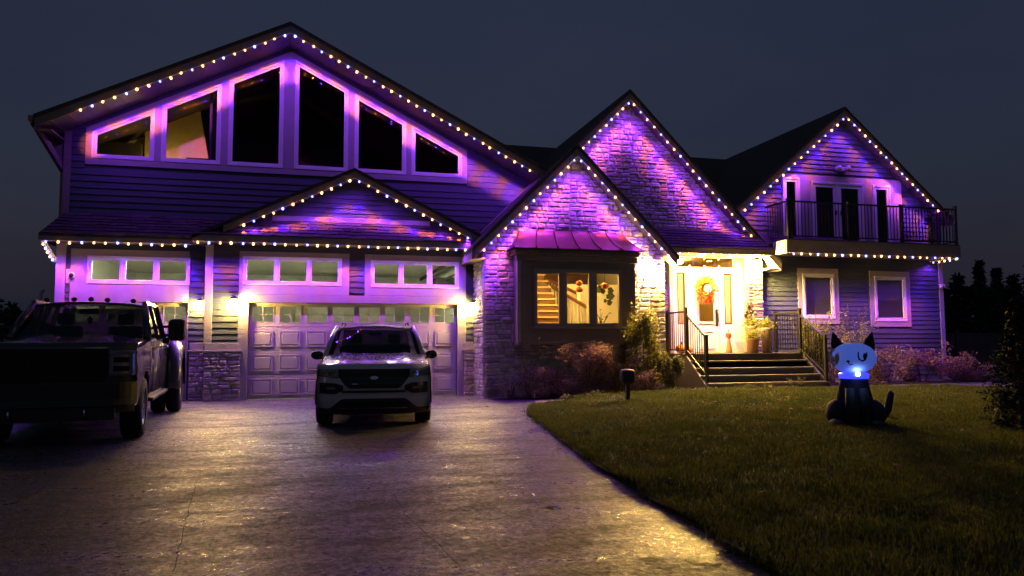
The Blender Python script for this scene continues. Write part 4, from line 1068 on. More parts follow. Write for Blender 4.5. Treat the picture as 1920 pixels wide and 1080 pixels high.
# fallen leaves on the lawn and drive
ME_LF = []
for k in range(4):
    lm_ = MB(); leaf_n = 8; rnd = random.Random(k)
    lm_.add([(0,0,.012)]+[(.035*(1+.35*math.cos(3*a))*math.cos(a),.028*(1+.3*math.cos(3*a))*math.sin(a),.004+.012*rnd.random()) for a in [2*math.pi*i/leaf_n for i in range(leaf_n)]],[(0,1+i,1+(i+1)%leaf_n) for i in range(leaf_n)])
    me = lm_.mesh('fallen_leaf'); me.materials.append(mat('dry_leaf%d'%k,[(.20,.11,.04),(.26,.17,.06),(.14,.07,.03),(.30,.22,.10)][k],.8,trans=.2)); ME_LF.append(me)
rl_ = random.Random(77)
for k in range(34):
    if k < 30: x, y = rl_.uniform(3.4,13), rl_.uniform(-13.5,-3.2)
    else: x, y = rl_.uniform(-3,3.5), rl_.uniform(-13.5,-1)
    on_l = bool(inside(np.array([x]),np.array([y]))[0])
    o = bpy.data.objects.new('fallen_leaf', ME_LF[k%4]); COL.objects.link(o); o.location = (x,y,(lz(x,y)+.045) if on_l else gz(x,y)+.003); o.rotation_euler = (rl_.uniform(-.3,.3),rl_.uniform(-.3,.3),rl_.uniform(0,6.3)); sc_ = rl_.uniform(.7,1.5); o.scale = (sc_,)*3
    tag(o, 'small dry leaf fallen on the lawn' if on_l else 'small dry leaf fallen on the driveway', 'leaf', 'leaves fallen on the lawn' if on_l else 'leaves fallen on the driveway')
# walkway slab sheet and planting bed
wk = [G(*p,gz) for p in ((1000,752),(1100,745),(1200,738),(1320,730),(1555,729),(1880,727))]
wn_ = [G(*p,gz) for p in ((1002,768),(1102,752),(1202,746),(1322,739),(1555,734),(1880,733))]
mb = MB()
for i in range(len(wk)-1):
    a,b,c,d = wk[i],wk[i+1],wn_[i+1],wn_[i]; mb.add([Vector((p.x,p.y,gz(p.x,p.y)+.006)) for p in (a,b,c,d)],[(3,2,1,0)])
structure(mb.build('walkway', m_walk, fix=False))
bed = MB(); bp = [(4.3,-1.0),(4.3,-1.75),(6.5,-2.2),(9.3,-2.0),(9.6,-1.0)]
bed.add([(x,y,gz(x,y)+.03) for x,y in bp],[tuple(range(len(bp)))])
structure(bed.build('flower_bed', m_ground))
bed = MB(); bp = [(13.5,.25),(13.5,-1.6),(16,-1.6),(20.5,-1.5),(21.5,.25)]
bed.add([(x,y,gz(x,y)+.03) for x,y in bp],[tuple(range(len(bp)))])
structure(bed.build('flower_bed', m_ground))

# ------------------------------------------------------------------ plants
def leaves_np(P, size, droop=0.0, aspect=.45, flat=.0):
    n = len(P); d = rng.normal(size=(n,3)); d[:,2] = d[:,2]*.6-droop; d /= np.linalg.norm(d,axis=1)[:,None]
    r = rng.normal(size=(n,3)); s = np.cross(d,r); s /= np.linalg.norm(s,axis=1)[:,None]
    l = (size*rng.uniform(.6,1.35,n))[:,None]; w = l*aspect
    v = np.empty((n,4,3)); v[:,0] = P; v[:,1] = P+d*l*.5+s*w*.5; v[:,2] = P+d*l; v[:,3] = P+d*l*.5-s*w*.5
    return v.reshape(-1,3), np.arange(4*n).reshape(n,4)
def shrub(name, loc, rx, ry, rz, n, size, material, stem_m, label, cat='shrub', seed=1, stems=9, droop=0, aspect=.45, wisp=.3, group=None, clumps=14):
    rnd = random.Random(seed); t = empty(name, loc); tag(t, label, cat, group)
    C_, st = [], MB()
    for k in range(clumps):
        a = rnd.uniform(0,6.283); e = rnd.uniform(.1,1.0); q = math.sqrt(1-.6*e*e)*rnd.uniform(.35,.95)
        C_.append(((math.cos(a)*q*rx, math.sin(a)*q*ry, e*rz*rnd.uniform(.8,1.0)), rnd.uniform(.22,.42)))
    for k in range(stems):
        c = Vector(C_[k%len(C_)][0]); b = Vector((c.x*.25,c.y*.25,0))
        st.tube([b, b.lerp(c,.5)+Vector((rnd.uniform(-.05,.05),0,.06)), c*rnd.uniform(.9,1.15)],[.014,.010,.004],5)
    pts = []
    for c,r in C_:
        m = int(n/clumps*rnd.uniform(.6,1.4)); d = rng.normal(size=(m,3)); d /= np.linalg.norm(d,axis=1)[:,None]
        rad = r*rng.uniform(.25,1,m)[:,None]**.6
        pts.append(np.array(c)+d*rad*np.array([rx,ry,rz*.8]))
    P = np.concatenate(pts)
    if wisp:   # loose shoots standing clear of the mass
        for k in range(int(stems*wisp*4)):
            a = rnd.uniform(0,6.283); b = Vector((math.cos(a)*rx*.5,math.sin(a)*ry*.5,rz*.6)); e = Vector((math.cos(a)*rx*rnd.uniform(.7,1.25),math.sin(a)*ry,rz*rnd.uniform(.8,1.25)))
            st.tube([b,e],[.006,.003],4); tt = rng.uniform(0,1,16)[:,None]; P = np.concatenate([P, np.array(b)+(np.array(e)-np.array(b))*tt+rng.normal(size=(16,3))*.02])
    P[:,2] = np.maximum(P[:,2],.02)
    st.build('stem', stem_m, t); v, q = leaves_np(P,size,droop,aspect); np_mesh('foliage', v, q, material, t)
    return t
m_lf_g = mat('leaf_green', (.13,.14,.04), .55, isl=.5, trans=.4)
m_lf_y = mat('leaf_yellowgreen', (.24,.23,.055), .55, isl=.45, trans=.5)
m_lf_r = mat('leaf_russet', (.40,.24,.19), .65, isl=.5, trans=.5)
m_lf_p = mat('leaf_plum', (.33,.21,.19), .6, isl=.45, trans=.5)
m_lf_s = mat('leaf_sage', (.30,.29,.21), .7, isl=.4, trans=.4)
m_lf_k = mat('leaf_conifer', (.022,.032,.012), .8, isl=.4)
m_stem = mat('stem_brown', (.09,.055,.03), .8)
def at(px_,py_): p = G(px_,py_,gz); return Vector((p.x,p.y,gz(p.x,p.y)+.03))
def on(x,y): return (x,y,gz(x,y)+.03)
shrub('shrub', on(6.6,-2.0), 1.0,.40,1.15, 7000,.055,m_lf_r,m_stem,'russet pink shrub spreading below the bay window',seed=2,wisp=.6)
shrub('shrub', on(5.55,-1.95), .65,.3,.65, 3600,.05,m_lf_r,m_stem,'low russet shrub below the bay, next to the pale sage plant',seed=3,wisp=.5)
shrub('shrub', on(7.45,-2.0), .7,.35,.95, 4600,.055,m_lf_p,m_stem,'plum tinted shrub below the bay, behind the dark post',seed=4,wisp=.5)
shrub('shrub', on(6.05,-2.1), .55,.28,.42, 1900,.05,m_lf_p,m_stem,'low plum tuft in front of the large russet shrub below the bay',seed=17,wisp=.9)
shrub('shrub', on(7.95,-2.15), .5,.28,.5, 1700,.05,m_lf_r,m_stem,'low russet tuft between the dark post and the climbing shrub',seed=18,wisp=.9)
shrub('shrub', on(8.28,-1.72), .66,.36,1.95, 9000,.075,m_lf_y,m_stem,'tall yellow green climbing shrub between the bay and the porch',seed=5,droop=.5,wisp=.4,clumps=22,stems=14)
shrub('shrub', on(8.95,-1.95), .5,.35,1.0, 3600,.065,m_lf_g,m_stem,'green shrub tumbling beside the porch stringer',seed=6,droop=.4,wisp=.4)
shrub('shrub', on(8.15,-2.2), .5,.3,.40, 1300,.05,m_lf_p,m_stem,'small low plant at the foot of the climbing shrub',seed=7)
shrub('shrub', on(4.75,-1.75), .36,.25,.52, 900,.055,m_lf_s,m_stem,'pale sage plant at the stone gable corner by the driveway',seed=8,wisp=.8,aspect=.3)
shrub('shrub', on(5.2,-1.55), .3,.25,.75, 700,.055,m_lf_s,m_stem,'taller sage plant against the stone below the bay',seed=9,wisp=.8,aspect=.3)
shrub('shrub', on(13.95,-1.05), .6,.45,1.85, 5200,.08,m_lf_y,m_stem,'arching yellow green vine over the porch railing',seed=10,droop=.8,wisp=.5,clumps=18)
shrub('shrub', on(14.7,-.8), .55,.45,1.45, 2200,.06,m_lf_p,m_stem,'loose plum coloured shrub beside the porch vine',seed=11,wisp=.5)
shrub('shrub', on(15.9,-.5), .62,.4,1.9, 2600,.06,m_lf_s,m_stem,'tall wispy grey shrub between the two lower windows',seed=12,wisp=.8)
shrub('shrub', on(16.3,-1.1), .95,.5,1.0, 3200,.075,m_lf_p,m_stem,'broad plum shrub below the lower windows, behind the cat',seed=13,wisp=.3)
shrub('shrub', on(17.7,-1.1), .95,.5,1.05, 3400,.08,m_lf_p,m_stem,'dense plum hydrangea below the window nearest the house corner',seed=14,wisp=.3)
shrub('shrub', on(18.9,-1.1), .8,.45,.75, 2200,.075,m_lf_r,m_stem,'russet shrub at the foot of the house corner board',seed=15,wisp=.4)
shrub('shrub', on(20.2,-1.0), .75,.4,.45, 1500,.06,m_lf_r,m_stem,'low russet shrub spilling past the house corner',seed=16,wisp=.7)
# small weeds along the walk
for i,(a,b,s) in enumerate([(1105,751,.14),(1122,750,.17),(1062,755,.12),(1082,752,.10),(1490,734,.3),(1440,734,.12),(1405,735,.14)]):
    shrub('weed', at(a,b), s*.8,s*.8,s, 70,.05,m_lf_g,m_stem,'taller single weed on the walk in front of the steps' if s > .25 else 'small weed tuft at the lawn edge along the walk',cat='weed',seed=30+i,stems=4,clumps=5,group='weeds along the walk')
mb = MB(); 
for i in range(26):
    p = at(1245+i*4,740-i*.25)
    leaf(mb,p+Vector((0,0,.02)),random.Random(i),.09,(random.uniform(-1,1),random.uniform(-1,1),.9)); leaf(mb,p+Vector((.03,0,.02)),random.Random(i+90),.09,(random.uniform(-1,1),random.uniform(-1,1),.7))
tag(mb.build('edging_plants',m_lf_s,fix=False),'row of pale low leaves edging the walk before the steps','edging plants',kind='stuff')
# arborvitae at the lawn's far side, conifers and hedge behind the fence
def conifer(name, loc, h, r, n, size, label, seed, group=None, shape=1.0, material=None):
    rnd = random.Random(seed); t = empty(name, loc); tag(t, label, 'tree', group)
    MB().tube([(0,0,0),(0.02,0,h*.5),(0,0,h*.96)],[r*.10+.02,r*.06+.01,.008],7).build('trunk', m_stem, t)
    k = int(n/14); zz = rng.uniform(0.03,1,k)**1.15; ang = rng.uniform(0,6.283,k)
    lobes = .72+.28*np.sin(ang*3+zz*17+seed)*np.cos(zz*23+seed*2)
    rr = r*(1-zz**shape)*lobes+.02*h*.3
    P = []
    for j in range(14):
        f = rng.uniform(.35,1,k); P.append(np.stack([np.cos(ang)*rr*f+rng.normal(0,.03*r,k), np.sin(ang)*rr*f+rng.normal(0,.03*r,k), zz*h+rng.normal(0,.015*h,k)],1))
    P = np.concatenate(P); P[:,2] = P[:,2].clip(.02,h)
    v, q = leaves_np(P,size,.1,.4); np_mesh('crown', v, q, material or m_lf_k, t)
    return t
ap = G(1908,815,gz)
conifer('arborvitae', (ap.x+.1,ap.y,lz(ap.x,ap.y)-.02), 2.02,.62,9000,.07,'dark bushy arborvitae standing on the lawn edge beyond the cat',41,shape=2.2)
for i,(a,top,Y_,r) in enumerate([(1795,520,24,2.6),(1835,492,30,1.6),(1868,505,27,1.5),(1900,520,25,3.0),(1935,500,26,3.2),(1815,540,22,2.6),(1855,545,21,2.6),(1890,545,22,2.4),(1768,545,23,2.0)]):
    x, zt = W(a,top,Y_)
    conifer('conifer', (x,Y_,-.3), zt+.3, r, 2600, .4, 'dark conifer rising above the fence beyond the house corner', 50+i, 'trees beyond the fence', shape=.8+.35*(i%3))
for i,(a,top,Y_,r) in enumerate([(-10,560,6,1.6),(25,572,5,1.3),(60,590,4.4,1.0)]):
    x, zt = W(a,top,Y_)
    conifer('hedge_shrub', (x,Y_,-.2), zt+.2, r, 2600, .16, 'dark rounded bush beside the garage, behind the truck', 70+i, 'bushes beside the garage', shape=2.4)
# fence: boards between posts, right of the house
fe = empty('fence', (20.0,2.0,-.05)); tag(fe, 'dark board fence running from the house corner to the trees', 'fence')
m_fence = mat('fence_board', (.045,.04,.038), .8, var=.3, stretch=(1,1,.2))
for i in range(46):
    MB().box(i*.15+.004,i*.15+.146,0,.02,0,1.72+.01*random.random()).build('board', m_fence, fe)
for i in range(4): MB().box(i*2.2-.05,i*2.2+.05,-.07,-.002,0,1.85).build('post', m_fence, fe)
for z in (.3,1.5): MB().box(0,6.9,.021,.07,z,z+.09).build('rail', m_fence, fe)
pp_ = empty('vent_pipe', (*V3(75,575,3.5).xy,0)); tag(pp_, 'pale bent pipe standing beside the garage wall, behind the truck', 'pipe')
zt = W(75,545,3.5)[1]; MB().tube([(0,0,0),(0,0,zt-.06),(.03,0,zt-.01),(.09,0,zt)],.05,8).build('pipe', mat('pale_pipe',(.5,.48,.45),.6), pp_, smooth=True)
# ------------------------------------------------------------------ vehicles
m_white_paint = mat('white_paint', (.52,.52,.53), .28, coat=.8, spec=.5)
m_grey_paint = mat('grey_paint', (.028,.027,.027), .34, metal=.3, coat=.9)
m_plastic = mat('black_plastic', (.012,.012,.012), .55)
m_gloss = mat('gloss_black', (.008,.008,.009), .15, spec=.5)
m_chrome = mat('chrome', (.55,.55,.56), .12, metal=1.0)
m_rubber = mat('rubber', (.015,.014,.014), .8, bump=.2, bscale=90)
m_rim = mat('alloy', (.32,.32,.33), .3, metal=1.0)
m_vglass = glass('vehicle_glass', (.17,.18,.18), 1.0)
m_lens = mat('lamp_lens', (.22,.22,.22), .08, spec=.8, coat=.5)
m_cabin = mat('cabin', (.02,.019,.018), .8)
# beads of rain water on the bonnet: fine bumps that break the reflections up
def wet_paint(name, col, metal=0):
    m = mat(name, col, .22, metal=metal, coat=1.0); nt = m.node_tree; N = nt.nodes; L = nt.links; b = N['Principled BSDF']
    tc = N.new('ShaderNodeTexCoord'); v = tex(nt,'ShaderNodeTexVoronoi',Scale=17); L.new(tc.outputs['Object'],v.inputs['Vector'])
    r = N.new('ShaderNodeMapRange'); r.inputs['From Min'].default_value=.0; r.inputs['From Max'].default_value=.38; r.inputs['To Min'].default_value=1; r.inputs['To Max'].default_value=0; L.new(v.outputs['Distance'],r.inputs[0])
    bp = N.new('ShaderNodeBump'); bp.inputs['Strength'].default_value=1.0; bp.inputs['Distance'].default_value=.012; L.new(r.outputs[0],bp.inputs['Height']); L.new(bp.outputs[0],b.inputs['Normal']); L.new(bp.outputs[0],b.inputs['Coat Normal'])
    return m
m_wet_white = wet_paint('wet_white_paint', (.60,.60,.62)); m_wet_grey = wet_paint('wet_grey_paint', (.02,.02,.022), .1)

def lerp(a,b,t): return a+(b-a)*t
def pw(tab, y):
    if y <= tab[0][0]: return tab[0][1]
    for (a,va),(b,vb) in zip(tab[:-1],tab[1:]):
        if y <= b: t = (y-a)/(b-a); t = t*t*(3-2*t)*.5+t*.5; return va+(vb-va)*t
    return tab[-1][1]
def front_patch(yn, x0, x1, zlo, zhi, off, nx=12, nz=4, th=.03, mirror=False):
    """panel laid on the curved nose, 'off' proud of it"""
    mb = MB()
    for sgn in ((1,-1) if mirror else (1,)):
        def fn(u,v,o=off):
            x = x0+(x1-x0)*u; z = zlo(x)+(zhi(x)-zlo(x))*v; return (sgn*x, yn(x,z)-o, z)
        n0 = len(mb.v); mb.surf(fn,0,1,0,1,nx,nz)
        mb.surf(lambda u,v: fn(u,v,off-th),0,1,0,1,nx,nz)
        w = nx+1; rim = [i for i in range(nx+1)]+[j*w+nx for j in range(1,nz+1)]+[nz*w+i for i in range(nx-1,-1,-1)]+[j*w for j in range(nz-1,0,-1)]
        k = w*(nz+1)
        for a,b in zip(rim,rim[1:]+rim[:1]): mb.f.append((n0+a,n0+b,n0+k+b,n0+k+a))
    return mb
def wheel(parent, x, y, r, w, rim_r, spokes=5, dual=False):
    s = 1 if x > 0 else -1
    ty = MB().lathe([(rim_r,-w/2),(r*.93,-w/2),(r*.985,-w*.36),(r,-w*.2),(r,w*.2),(r*.985,w*.36),(r*.93,w/2),(rim_r,w/2)],32,(x,y,r),'x').build('tyre', m_rubber, parent, smooth=True)
    rm_ = MB().lathe([(0,s*w*.30),(rim_r*.25,s*w*.33),(rim_r*.3,s*w*.22),(rim_r*.82,s*w*.20),(rim_r*.9,s*w*.44),(rim_r,s*w*.46),(rim_r,-s*w*.4)],28,(x,y,r),'x').build('rim', m_rim, ty, smooth=True)
    sp = MB()
    for k in range(spokes):
        a = k*2*math.pi/spokes; d = Vector((0,math.cos(a),math.sin(a)))
        MB().bar(Vector((x+s*w*.34,y,r))+d*rim_r*.15, Vector((x+s*w*.36,y,r))+d*rim_r*.9, rim_r*.24,.03,up=(1,0,0)).build('spoke', m_rim, ty, bevel=.008)
    return ty

# --- white SUV in front of the double door
def build_suv():
    t = empty('suv', (.98,-7.02,0), R(-4.8))
    tag(t, 'white SUV parked nose out in front of the double garage door', 'car')
    HW = .985
    def yn(x,z):
        y = .46*(abs(x)/HW)**3.6
        if z > .97: y += ((z-.97)/.10)**2*.11
        if z < .46: y += (.46-z)*.42
        y += .035*math.exp(-((z-.70)/.10)**2)*-1
        return y
    HWy = [(.30,.965),(.8,.99),(1.2,1.0),(2.6,.985),(3.9,1.0),(4.6,.97),(5.02,.90)]
    def side(sgn):
        def arch(y):
            b = .26
            for yc in (.98,4.0):
                d = abs(y-yc)
                if d < .47: b = max(b, .36+math.sqrt(max(0,.47**2-d*d))*.98)
            return b
        def fn(u,v):
            y = .30+(5.02-.30)*u; zs = lerp(1.03,1.13,S((u)/.35)); z0 = arch(y); z = z0+(zs-z0)*v
            bul = 1.0-.045*abs((z-.62)/.45)**2.2-(.02 if z<.4 else 0)
            return (sgn*pw(HWy,y)*bul, y, z)
        return fn
    body = MB()
    body.surf(lambda u,v: (lerp(-.955,.955,u), yn(lerp(-.955,.955,u),lerp(.24,1.055,v)), lerp(.24,1.055,v)),0,1,0,1,44,22)
    for s in (1,-1): body.surf(side(s),0,1,0,1,90,14)
    body.surf(lambda u,v: (lerp(-.9,.9,u),5.02+.06*(1-abs(lerp(-1,1,u))**3),lerp(.3,1.12,v)),0,1,0,1,12,6)
    # shoulders beside the bonnet and around the cabin
    def shoulder(sgn):
        def fn(u,v):
            y = .42+(5.0-.42)*u; zs = lerp(1.03,1.13,S(u/.35)); xo = pw(HWy,y)*(1-.045*abs((zs-.62)/.45)**2.2); xi = .80
            return (sgn*lerp(xo,xi,v), y, zs+.03*math.sin(v*1.6))
        return fn
    for s in (1,-1): body.surf(shoulder(s),0,1,0,1,60,5)
    ob = body.build('body', m_white_paint, t, smooth=True)
    def hood(u,v):
        x = lerp(-.93,.93,u); y0 = yn(x,1.05); y1 = 1.62-.14*(1-(x/.93)**2); y = lerp(y0,y1,v)
        z = 1.05+.175*v**.75-.055*(x/.93)**4*(1-.2*v)+.018*math.exp(-((abs(x)-.55)/.10)**2)*S(v*3)
        return (x,y,z)
    MB().surf(hood,0,1,0,1,40,20).build('bonnet', m_wet_white, t, smooth=True, solid=.02)
    # glasshouse
    def ws(u,v):
        a = lerp(-1,1,u); hw = lerp(.885,.70,v); x = a*hw; y = lerp(1.47,2.32,v)+.16*a*a*lerp(1,.7,v); z = lerp(1.20,1.73,v)-.03*a*a+.012*math.sin(v*3.14)
        return (x,y,z)
    MB().surf(ws,0,1,0,1,20,10).build('windshield', m_vglass, t, smooth=True, fix=False)
    def roof(u,v):
        a = lerp(-1,1,u); y = lerp(2.30,4.55,v)+.12*a*a*(1-v); z = 1.735+.085*math.sin(min(1,v*1.35+.0)*math.pi*.62)-.075*abs(a)**3
        return (a*lerp(.745,.72,v),y,z-.10*max(0,v-.75))
    MB().surf(roof,0,1,0,1,24,20).build('roof', m_wet_white, t, smooth=True, solid=.03)
    for s in (1,-1):
        MB().tube([(s*.905,1.60,1.15),(s*.83,1.98,1.46),(s*.745,2.42,1.72)],[.05,.045,.04],8).build('pillar', m_white_paint, t, smooth=True)
        def sg(u,v,s=s): return (s*lerp(.93,.745,v),lerp(1.75,4.75,u)+(.62*v*(1-u))-(.35*v*u),lerp(1.12,1.72,v))
        MB().surf(sg,0,1,0,1,10,4).build('side_window', m_vglass, t, fix=False)
        for (ya,yb2) in ((2.95,3.05),(3.85,3.95)):
            MB().bar((s*.935,ya,1.12),(s*.75,yb2,1.73),.07,.04).build('pillar', m_gloss, t)
        MB().tube([(s*.655,2.75,1.765),(s*.66,2.88,1.815),(s*.655,4.15,1.825),(s*.65,4.3,1.765)],.016,8).build('roof_rail', m_plastic, t, smooth=True)
        # mirrors
        mr = MB().surf(lambda u,v,s=s: (s*(1.06+.12*math.cos(u)*max(0,math.cos(v))**.6), 1.80+.07*math.sin(v)*(-1), 1.185+.085*math.sin(u)*max(0,math.cos(v))**.6),0,2*math.pi,-math.pi/2,math.pi/2,20,10).build('mirror', m_gloss, t, smooth=True)
        MB().bar((s*.93,1.80,1.12),(s*1.02,1.80,1.13),.06,.04).build('mirror_arm', m_plastic, mr)
        wheel(t, s*.85,.98,.385,.26,.26); wheel(t, s*.85,4.0,.385,.26,.26)
    MB().surf(lambda u,v: (lerp(-.70,.70,u)*lerp(1.15,1,v),lerp(5.0,4.5,v),lerp(1.12,1.70,v)),0,1,0,1,8,4).build('rear_window', m_vglass, t, fix=False)
    # nose details
    top = lambda x: 1.005-.02*(x/.9)**2
    MB_ = front_patch(yn,-.58,.58,lambda x: .665+.20*max(0,(abs(x)-.40)/.18)**1.3, lambda x: .985, .012, 24,6); gr = MB_.build('grille', m_gloss, t, smooth=False)
    for z in (.73,.79,.85,.91):
        hw = .44+.14*min(1,(z-.665)/.2); front_patch(yn,-hw,hw,lambda x,z=z: z, lambda x,z=z: z+.018, .026, 20,1,.02).build('grille_bar', m_plastic, gr)
    front_patch(yn,-.07,.07,lambda x: .84-.028*math.sqrt(max(0,1-(x/.07)**2)),lambda x: .84+.028*math.sqrt(max(0,1-(x/.07)**2)),.042,12,2,.02).build('emblem', m_chrome, gr)
    front_patch(yn,-.36,-.26,lambda x: .735,lambda x: .75,.04,4,1,.015).build('badge', m_chrome, gr)
    for s in (1,-1):
        x0,x1 = (.585,.93) if s>0 else (-.93,-.585)
        f = lambda x: (abs(x)-.585)/.345
        hl = front_patch(yn,x0,x1,lambda x: .835+.03*f(x),lambda x: .985-.01*f(x),.012,10,4,.03).build('headlight', m_lens, t, smooth=True)
        for q in (.25,.6): front_patch(yn,s*(.60+.33*q)-.05,s*(.60+.33*q)+.05,lambda x: .87,lambda x: .94,.014,4,2,.02).build('lamp_unit', m_chrome, hl)
        x0,x1 = (.50,.90) if s>0 else (-.90,-.50)
        g2 = lambda x: (abs(x)-.50)/.40
        fp = front_patch(yn,x0,x1,lambda x: .575+.06*max(0,1-g2(x)*3),lambda x: .755-.04*max(0,1-g2(x)*3),.010,10,4,.03).build('fog_pocket', m_plastic, t)
        front_patch(yn,s*.70-.07,s*.70+.07,lambda x: .65,lambda x: .685,.016,4,1,.02).build('fog_lamp', m_lens, fp)
    front_patch(yn,-.52,.52,lambda x: .595,lambda x: .635-.01*abs(x),.012,20,2,.03).build('intake_slot', m_plastic, t)
    li = front_patch(yn,-.955,.955,lambda x: .235,lambda x: .50-.17*S((abs(x)-.48)/.28),.014,40,6,.03).build('lower_intake', m_plastic, t)
    front_patch(yn,-.55,.55,lambda x: .33,lambda x: .345,.03,16,1,.02).build('skid_trim', m_rim, li)
    for s in (1,-1):
        for yc in (.98,4.0):
            pts = [(s*(pw(HWy,yc+.47*math.cos(a))*.99),yc+.48*math.cos(a),.38+.48*math.sin(a)) for a in [math.pi*k/14 for k in range(15)]]
            MB().tube(pts,.022,6).build('arch_trim', m_plastic, t, smooth=True)
    MB().box(-.8,.8,.5,4.8,.24,.45).build('underbody', m_plastic, t)
    # cabin: dash, seats, mirror
    MB().box(-.8,.8,1.75,2.0,1.0,1.16).build('dashboard', m_cabin, t, bevel=.03)
    for x in (-.38,.38):
        st = MB().box(x-.24,x+.24,2.75,2.9,.8,1.38).build('seat', m_cabin, t, bevel=.05)
        MB().box(x-.13,x+.13,2.78,2.88,1.40,1.60).build('headrest', m_cabin, st, bevel=.04)
    MB().box(-.75,.75,3.7,3.85,.8,1.35).build('seat', m_cabin, t, bevel=.05)
    MB().box(-.12,.12,2.15,2.19,1.56,1.63).build('cabin_mirror', m_cabin, t, bevel=.015)
    MB().tube([(-.52,2.2,1.05),(-.38,2.2,1.22),(-.24,2.2,1.05)],.016,8).build('steering_wheel', m_cabin, t)
    return t
build_suv()

